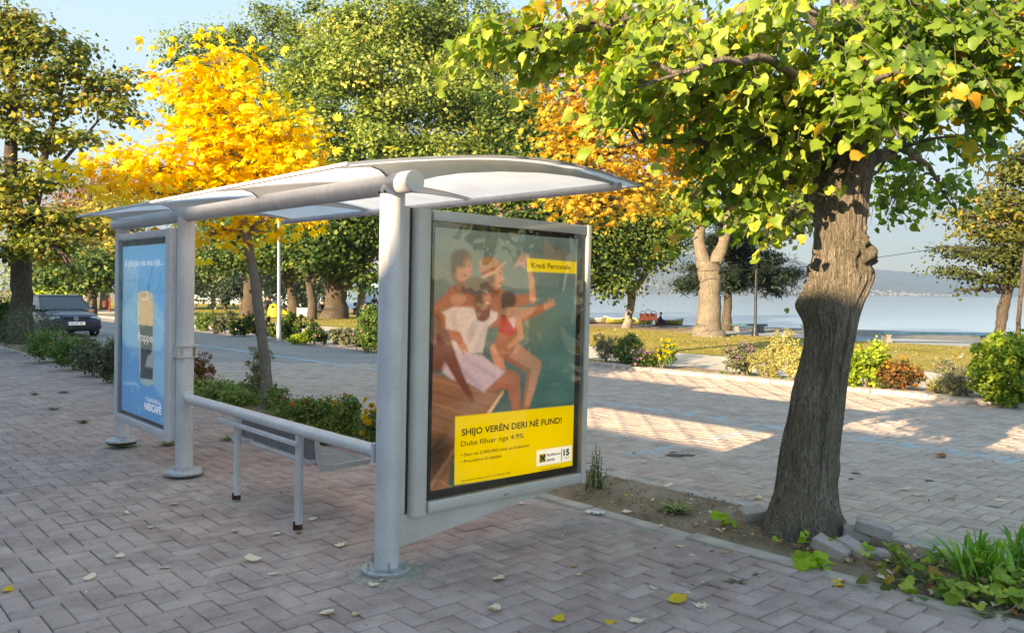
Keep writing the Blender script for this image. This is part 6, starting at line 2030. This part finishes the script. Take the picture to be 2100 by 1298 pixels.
M['bluepaintwood'] = simple('blue_bench_paint', (.02, .075, .14), .4, 0, 3, .5, .15, .004, stretch=(1, 1, 1))
M['teal'] = simple('teal_bench_paint', (.05, .16, .17), .6, 0, 4, .4, .15)
def bench(label, x0, x1, y0, y1, top, mat, dy=0):
    a, b = gp(x0, y0), gp(x1, y1)
    ang = math.atan2(b.y - a.y, b.x - a.x); L = (b - a).length
    t = thing('park_bench', label, 'bench', a, ang, group='low slatted benches of the promenade')
    for k in range(3):
        mb = MB(); mb.box((0, -.24 + .17 * k, top - .085), (L, -.11 + .17 * k, top), bevel=.01); mb.build('slat', mat, t)
    for x in (.12, L - .30):
        mb = MB(); mb.prism([(x, 0), (x + .20, 0), (x + .13, top * .5), (x + .16, top - .087), (x - .06, top - .087), (x - .02, top * .5)], -.22, .22, axis=1)
        mb.build('support', M['gravel'], t)
    return t
bench('long low bench with worn blue slats on concrete feet at the right by the lake', 1806, 2038, 702, 705, .37, M['bluepaintwood'])
bench('short teal bench on the promenade behind the black lamp post', 1500, 1572, 680, 681, .34, M['teal'])
bench('teal bench mostly hidden behind the linden trunk', 1643, 1705, 683, 684, .34, M['teal'])

M['redwood'] = simple('red_wood', (.11, .018, .014), .7, 0, 5, .4, .2)
p = gp(1329, 674)
t = thing('litter_bin', 'red wooden litter bin with three hoops on two legs by the crooked tree', 'litter bin', p)
mb = MB()
for k in range(6): mb.box((-.37 + k * .125, -.16, .38), (-.37 + k * .125 + .115, .16, .68), bevel=.006)
mb.build('box', M['redwood'], t)
for x in (-.12, .14):
    mb = MB(); mb.tube([(x, 0, -.02), (x, 0, .40)], .018, 8); mb.build('leg', M['dark'], t)
for x, z in ((-.25, .68), (0, .74), (.25, .68)):
    mb = MB(); mb.tube([(x - .12, 0, .66), (x - .12, 0, z)] + [(x - .12 * math.cos(a), 0, z + .12 * math.sin(a)) for a in np.linspace(.3, PI - .3, 7)] + [(x + .12, 0, z), (x + .12, 0, .66)], .013, 6); mb.build('hoop', M['dark'], t)

M['boatyel'] = simple('boat_yellow_green', (.38, .36, .07), .6, 0, 3, .2, .1)
def boat(label, x0, x1, y, hull, D=43.5):
    a, b = at(x0, y, D), at(x1, y, D)
    t = thing('rowing_boat', label, 'boat', ((a.x + b.x) / 2, D, -.02), group='rowing boats drawn up on the beach')
    L = (b.x - a.x) / 2
    mb = MB(); V, fs = [], []
    N = 16
    for i in range(N + 1):
        f = -1 + 2 * i / N
        w = .42 * (1 - abs(f) ** 2.6) + .01; z = .26 + .12 * f * f
        V += [(f * L, -w, z), (f * L * .94, -w * .62, .06), (f * L * .92, 0, 0), (f * L * .94, w * .62, .06), (f * L, w, z), (f * L * .97, w * .86, z), (f * L * .9, 0, .12), (f * L * .97, -w * .86, z)]
    for i in range(N):
        for k in range(8): fs.append([i * 8 + k, i * 8 + (k + 1) % 8, i * 8 + 8 + (k + 1) % 8, i * 8 + 8 + k])
    mb.add(V, fs); mb.build('hull', hull, t, smooth=60)
    for f in (-.35, .3):
        mb = MB(); mb.box((f * L - .08, -.36, .20), (f * L + .08, .36, .23)); mb.build('thwart', M['white'], t)
    mb = MB(); mb.tube([(f * L, -.42 * (1 - abs(f) ** 2.6) - .015, .265 + .12 * f * f) for f in np.linspace(-1, 1, 17)], .018, 5); mb.build('rub_rail', M['white'], t)
boat('whitish boat bow just right of the near poster case on the beach', 1196, 1246, 655, M['white'])
boat('yellow-green boat left of the crooked tree on the beach', 1238, 1288, 657, M['boatyel'])
boat('yellow-green boat between the crooked tree and the red litter bin', 1290, 1340, 657, M['boatyel'], 43)
boat('yellow-green boat right of the red litter bin', 1342, 1402, 660, M['boatyel'], 42)

p = gp(562, 652)
M['yelplastic'] = simple('yellow_plastic', (.70, .55, .03), .5, 0, 4, .15, .05)
t = thing('recycling_bin', 'yellow bell-shaped recycling bin with a round black hole beside the grey lamp pole', 'recycling bin', p)
mb = MB(); mb.lathe([(.36, .06), (.36, .12), (.32, .45), (.27, .66), (.16, .78), (.04, .82)], 24); bdy = mb.build('body', M['yelplastic'], t, smooth=50)
mb = MB(); mb.tube([(0, -.30, .60), (0, -.25, .62)], .085, 16); mb.build('hole', M['dark'], bdy)
mb = MB(); mb.box((-.34, -.3, 0), (.34, .3, .06), bevel=.01); mb.build('base', M['dark'], t)
mb = MB(); mb.tube([(-.06, 0, .81), (-.05, 0, .90), (.05, 0, .90), (.06, 0, .81)], .015, 6); mb.build('lifting_ring', M['galv'], t)
p = gp(217, 640)
t = thing('litter_bin', 'small bright red litter bin on a post in the park behind the car', 'litter bin', p)
mb = MB(); mb.tube([(.25, 0, -.02), (.25, 0, .95)], .06, 8); mb.build('post', simple('bin_red', (.35, .04, .03), .6), t)
mb = MB(); mb.lathe([(.16, .30), (.20, .34), (.22, .72), (.20, .74)], 14); mb.build('basket', M['redwood'], t)
for (px, py, D, w, hh, mt, lb) in ((624, 648, 50, .75, .48, 'white', 'low white stall box between the pale willow and the wire-ringed tree'), (588, 642, 54, .36, .36, 'yelplastic', 'small orange-yellow box right of the recycling bin')):
    q = at(px, 600, D)
    t = thing('stall_box', lb, 'box', (q.x, D, 0))
    mb = MB(); mb.box((-w / 2, -.3, 0), (w / 2, .3, hh), bevel=.02); mb.build('body', M[mt], t)
    mb = MB(); mb.box((-w / 2 - .02, -.32, hh + .002), (w / 2 + .02, .32, hh + .04), bevel=.01); mb.build('lid', M['galv'], t)

# white lakeside pavilion with railings, far left
pv = thing('lakeside_pavilion', 'long low white pavilion with railings on the water behind the park trees', 'pavilion', (0, 92, 0))
x0, x1 = at(395, 600, 92).x, at(712, 600, 92).x
mb = MB(); mb.box((x0, 0, -.8), (x1, 8, .15), bevel=.02); mb.build('deck', M['white'], pv)
mb = MB(); mb.box((x0 - .3, -.4, 2.35), (x1 + .3, 8.4, 2.65), bevel=.03); mb.build('roof', simple('pale_roof', (.55, .60, .66), .7, 0, 1, .1, .1), pv)
x = x0 + .2
while x < x1:
    mb = MB(); mb.box((x, .1, .152), (x + .14, .24, 2.348)); mb.build('column', M['white'], pv); x += 1.9
mb = MB()
for z in (.45, .8, 1.1): mb.box((x0, .02, z), (x1, .07, z + .05))
x = x0
while x < x1: mb.box((x, .03, .152), (x + .04, .06, 1.1)); x += .35
mb.build('railing', M['white'], pv)
mb = MB(); mb.box((x0 + 3, 4, .152), (x1 - 6, 7.9, 2.34)); mb.build('wall', simple('pavilion_wall', (.62, .70, .78), .5, 0, 1, .1, 0), pv)
pv = thing('lake_pier_shed', 'pale blue shed with small windows seen over the water beside the near post', 'shed', (0, 100, 0))
x0, x1 = at(742, 600, 100).x, at(815, 600, 100).x
mb = MB(); mb.box((x0, 0, -.8), (x1, 5, 1.9)); mb.build('wall', simple('pale_blue_wall', (.42, .56, .68), .6, 0, 1, .1, 0), pv)
mb = MB(); mb.prism([(-.3, 1.902), (5.3, 1.902), (2.5, 3.0)], x0 - .2, x1 + .2, axis=0); mb.build('roof', simple('blue_grey_roof', (.35, .47, .58), .6, 0, 1, .1, 0), pv)
for k in range(5):
    mb = MB(); mb.box((x0 + .4 + k * .85, -.03, .9), (x0 + .95 + k * .85, -.003, 1.4)); mb.build('window', M['white'], pv)

# overhead wire
pts = [at(x, y, 30) for x, y in ((1180, 560), (1330, 558), (1552, 553), (1640, 548), (1780, 531), (1945, 507), (2110, 478), (2300, 440))]
mb = MB(); mb.tube(pts, .011, 5); tag(mb.build('overhead_wire', M['dark']), 'thin dark overhead wire sagging across the lake view behind the linden', 'wire')

# ---------------------------------------------------------------- people
def skin(name, joints, edges, mat, parent, root=0):
    me = bpy.data.meshes.new(name)
    me.from_pydata([j[:3] for j in joints], edges, [])
    o = link(bpy.data.objects.new(name, me)); o.parent = parent
    md = o.modifiers.new('Skin', 'SKIN'); md.use_smooth_shade = True
    if not me.skin_vertices: return o
    for i, j in enumerate(joints):
        me.skin_vertices[0].data[i].radius = (j[3], j[3])
        me.skin_vertices[0].data[i].use_root = i == root
    s = o.modifiers.new('Subdiv', 'SUBSURF'); s.levels = 1; s.render_levels = 2
    me.materials.append(mat)
    return o
M['skin'] = flat('skin', (.48, .28, .20), .6)
M['hair'] = flat('dark_hair', (.02, .016, .013), .7)
def person(label, loc, rz, J, jacket, trousers, hood=None, scale=1.0, hairm='hair'):
    """J: pelvis, chest, neck, head, (l)elbow, hand, knee, foot, (r)elbow, hand, knee, foot"""
    t = thing('person', label, 'person', loc, rz); t.scale = (scale,) * 3
    pel, che, nec, hea, le, lh, lk, lf, re, rh, rk, rf = [Vector(v) for v in J]
    sx = Vector((.18, 0, 0)); hx = Vector((.10, 0, 0))
    body = [(*pel, .13), (*pel.lerp(che, .5), .12), (*che, .14), (*nec, .055), (*hea, .095), (*(che + sx), .06), (*le, .045), (*lh, .03), (*(che - sx), .06), (*re, .045), (*rh, .03),
            (*(pel + hx), .09), (*lk, .06), (*lf, .045), (*(pel - hx), .09), (*rk, .06), (*rf, .045)]
    E_ = [(0, 1), (1, 2), (2, 3), (3, 4), (2, 5), (5, 6), (6, 7), (2, 8), (8, 9), (9, 10), (0, 11), (11, 12), (12, 13), (0, 14), (14, 15), (15, 16)]
    skin('body', body, E_, M['skin'], t)
    k = 1.22
    jk = [(*(pel + Vector((0, 0, .04))), .15), (*pel.lerp(che, .5), .15), (*che, .165), (*che.lerp(nec, .7), .085), (*(che + sx), .08), (*le, .062), (*le.lerp(lh, .85), .045), (*(che - sx), .08), (*re, .062), (*re.lerp(rh, .85), .045)]
    skin('jacket', jk, [(0, 1), (1, 2), (2, 3), (2, 4), (4, 5), (5, 6), (2, 7), (7, 8), (8, 9)], jacket, t)
    tr = [(*pel, .15), (*(pel + hx), .11), (*lk, .078), (*lk.lerp(lf, .92), .062), (*(pel - hx), .11), (*rk, .078), (*rk.lerp(rf, .92), .062)]
    skin('trousers', tr, [(0, 1), (1, 2), (2, 3), (0, 4), (4, 5), (5, 6)], trousers, t)
    mb = MB(); mb.ball(tuple(hea + Vector((0, .02, .045))), .108, 2, sc=(.95, 1.05, 1.0)); mb.build('hood' if hood else 'hair', hood or M[hairm], t, smooth=180)
    for f in (lf, rf):
        mb = MB(); mb.box((f.x - .045, f.y - .17, f.z - .06), (f.x + .045, f.y + .08, f.z + .03), bevel=.02); mb.build('shoe', M['dark'], t)
    mb = MB(); mb.ball(tuple(hea + Vector((0, -.105, -.01))), .02, 1); mb.build('nose', M['skin'], t)
    return t
cl = lambda n, c: simple(n, c, .85, 0, 8, .3, .2)
q = at(768, 600, 52)
person('walking person in a dark jacket with orange collar and light grey trousers', (q.x, 52, 0), PI, [(0, 0, .92), (0, 0, 1.38), (0, 0, 1.50), (0, 0, 1.64), (.25, .04, 1.12), (.27, -.06, .90), (.09, -.12, .50), (.10, .02, .07), (-.25, -.02, 1.12), (-.27, -.14, .92), (-.09, .05, .50), (-.10, .22, .10)],
       cl('navy_jacket', (.02, .02, .045)), cl('grey_trousers', (.36, .36, .40)), scale=.74)
collar = MB(); collar.lathe([(.10, 1.43), (.115, 1.47), (.09, 1.52)], 14); collar.build('collar', cl('orange_collar', (.6, .12, .04)), bpy.data.objects['person'], smooth=50)
SIT = [(0, 0, .46), (0, -.06, .90), (0, -.08, 1.02), (0, -.12, 1.16), (.24, -.16, .68), (.10, -.36, .56), (.12, -.44, .48), (.12, -.46, .07), (-.24, -.16, .68), (-.10, -.36, .56), (-.12, -.44, .48), (-.12, -.46, .07)]
BENT = [(0, .0, .46), (0, -.28, .82), (0, -.36, .90), (0, -.44, 1.0), (.22, -.42, .60), (.08, -.50, .40), (.12, -.44, .48), (.12, -.42, .07), (-.22, -.42, .60), (-.08, -.50, .40), (-.12, -.44, .48), (-.12, -.42, .07)]
def seat_under(px, D, label, w=1.2):
    q = at(px, 600, D)
    t = thing('park_bench', label, 'bench', (q.x, D, 0))
    mb = MB(); mb.box((-w / 2, -.2, .36), (w / 2, .25, .41), bevel=.01); mb.build('seat', M['bluepaintwood'], t)
    mb = MB(); mb.box((-w / 2, .26, .55), (w / 2, .30, .80), bevel=.01); mb.build('backrest', M['bluepaintwood'], t)
    for x in (-w / 2 + .1, w / 2 - .1):
        mb = MB(); mb.box((x - .04, -.18, 0), (x + .04, .258, .358)); mb.build('leg', M['concrete'], t)
q = at(653, 600, 47)
seat_under(655, 47.4, 'dark bench against the left side of the huge plane trunk', .8)
person('person in black bending forward on a bench beside the huge plane trunk', (q.x, 47.2, 0), .9, BENT, cl('black_coat', (.012, .012, .014)), cl('black_trousers', (.015, .015, .018)), scale=.95)
seat_under(742, 55, 'bench on the promenade left of the walking person')
q = at(740, 600, 55)
person('person in dark clothes sitting on the bench left of the walking person', (q.x, 55, 0), -.8, SIT, cl('charcoal_coat', (.02, .022, .03)), cl('dark_trousers', (.02, .02, .025)), scale=.88)
q = at(549, 600, 58)
seat_under(552, 58, 'bench behind the yellow recycling bin', 1.6)
person('person in dark clothes sitting behind the yellow recycling bin', (q.x, 58, 0), .3, SIT, cl('black_jacket', (.015, .015, .02)), cl('black_pants', (.012, .012, .014)), scale=.95)
q = at(1353, 662, 41)
t = thing('driftwood_block', 'low wooden block the hooded person sits on', 'block', (q.x, 41, 0)); mb = MB(); mb.box((-.2, -.15, 0), (.2, .2, .16), bevel=.02); mb.build('block', M['redwood'], t)
person('person in a purple-red hood sitting on the beach right of the red litter bin', (q.x, 41, -.06), PI / 2 - .2, SIT, cl('violet_jacket', (.06, .04, .10)), cl('navy_trousers', (.02, .02, .05)), cl('plum_hood', (.22, .03, .06)), scale=.56)

# ---------------------------------------------------------------- air
hz = MB(); hz.box((-7000, -60, -8), (7000, 7400, 700))
ho = hz.build('haze', None)
tag(ho, 'pale blue haze over the lake', 'haze', kind='stuff')
hm_ = bpy.data.materials.new('haze'); hm_.use_nodes = True
nt = hm_.node_tree; nt.nodes.clear()
oo = nt.nodes.new('ShaderNodeOutputMaterial'); vv = nt.nodes.new('ShaderNodeVolumePrincipled')
vv.inputs['Color'].default_value = (.62, .80, 1, 1); vv.inputs['Density'].default_value = .00028; vv.inputs['Anisotropy'].default_value = .3
nt.links.new(vv.outputs[0], oo.inputs['Volume'])
ho.data.materials.append(hm_)
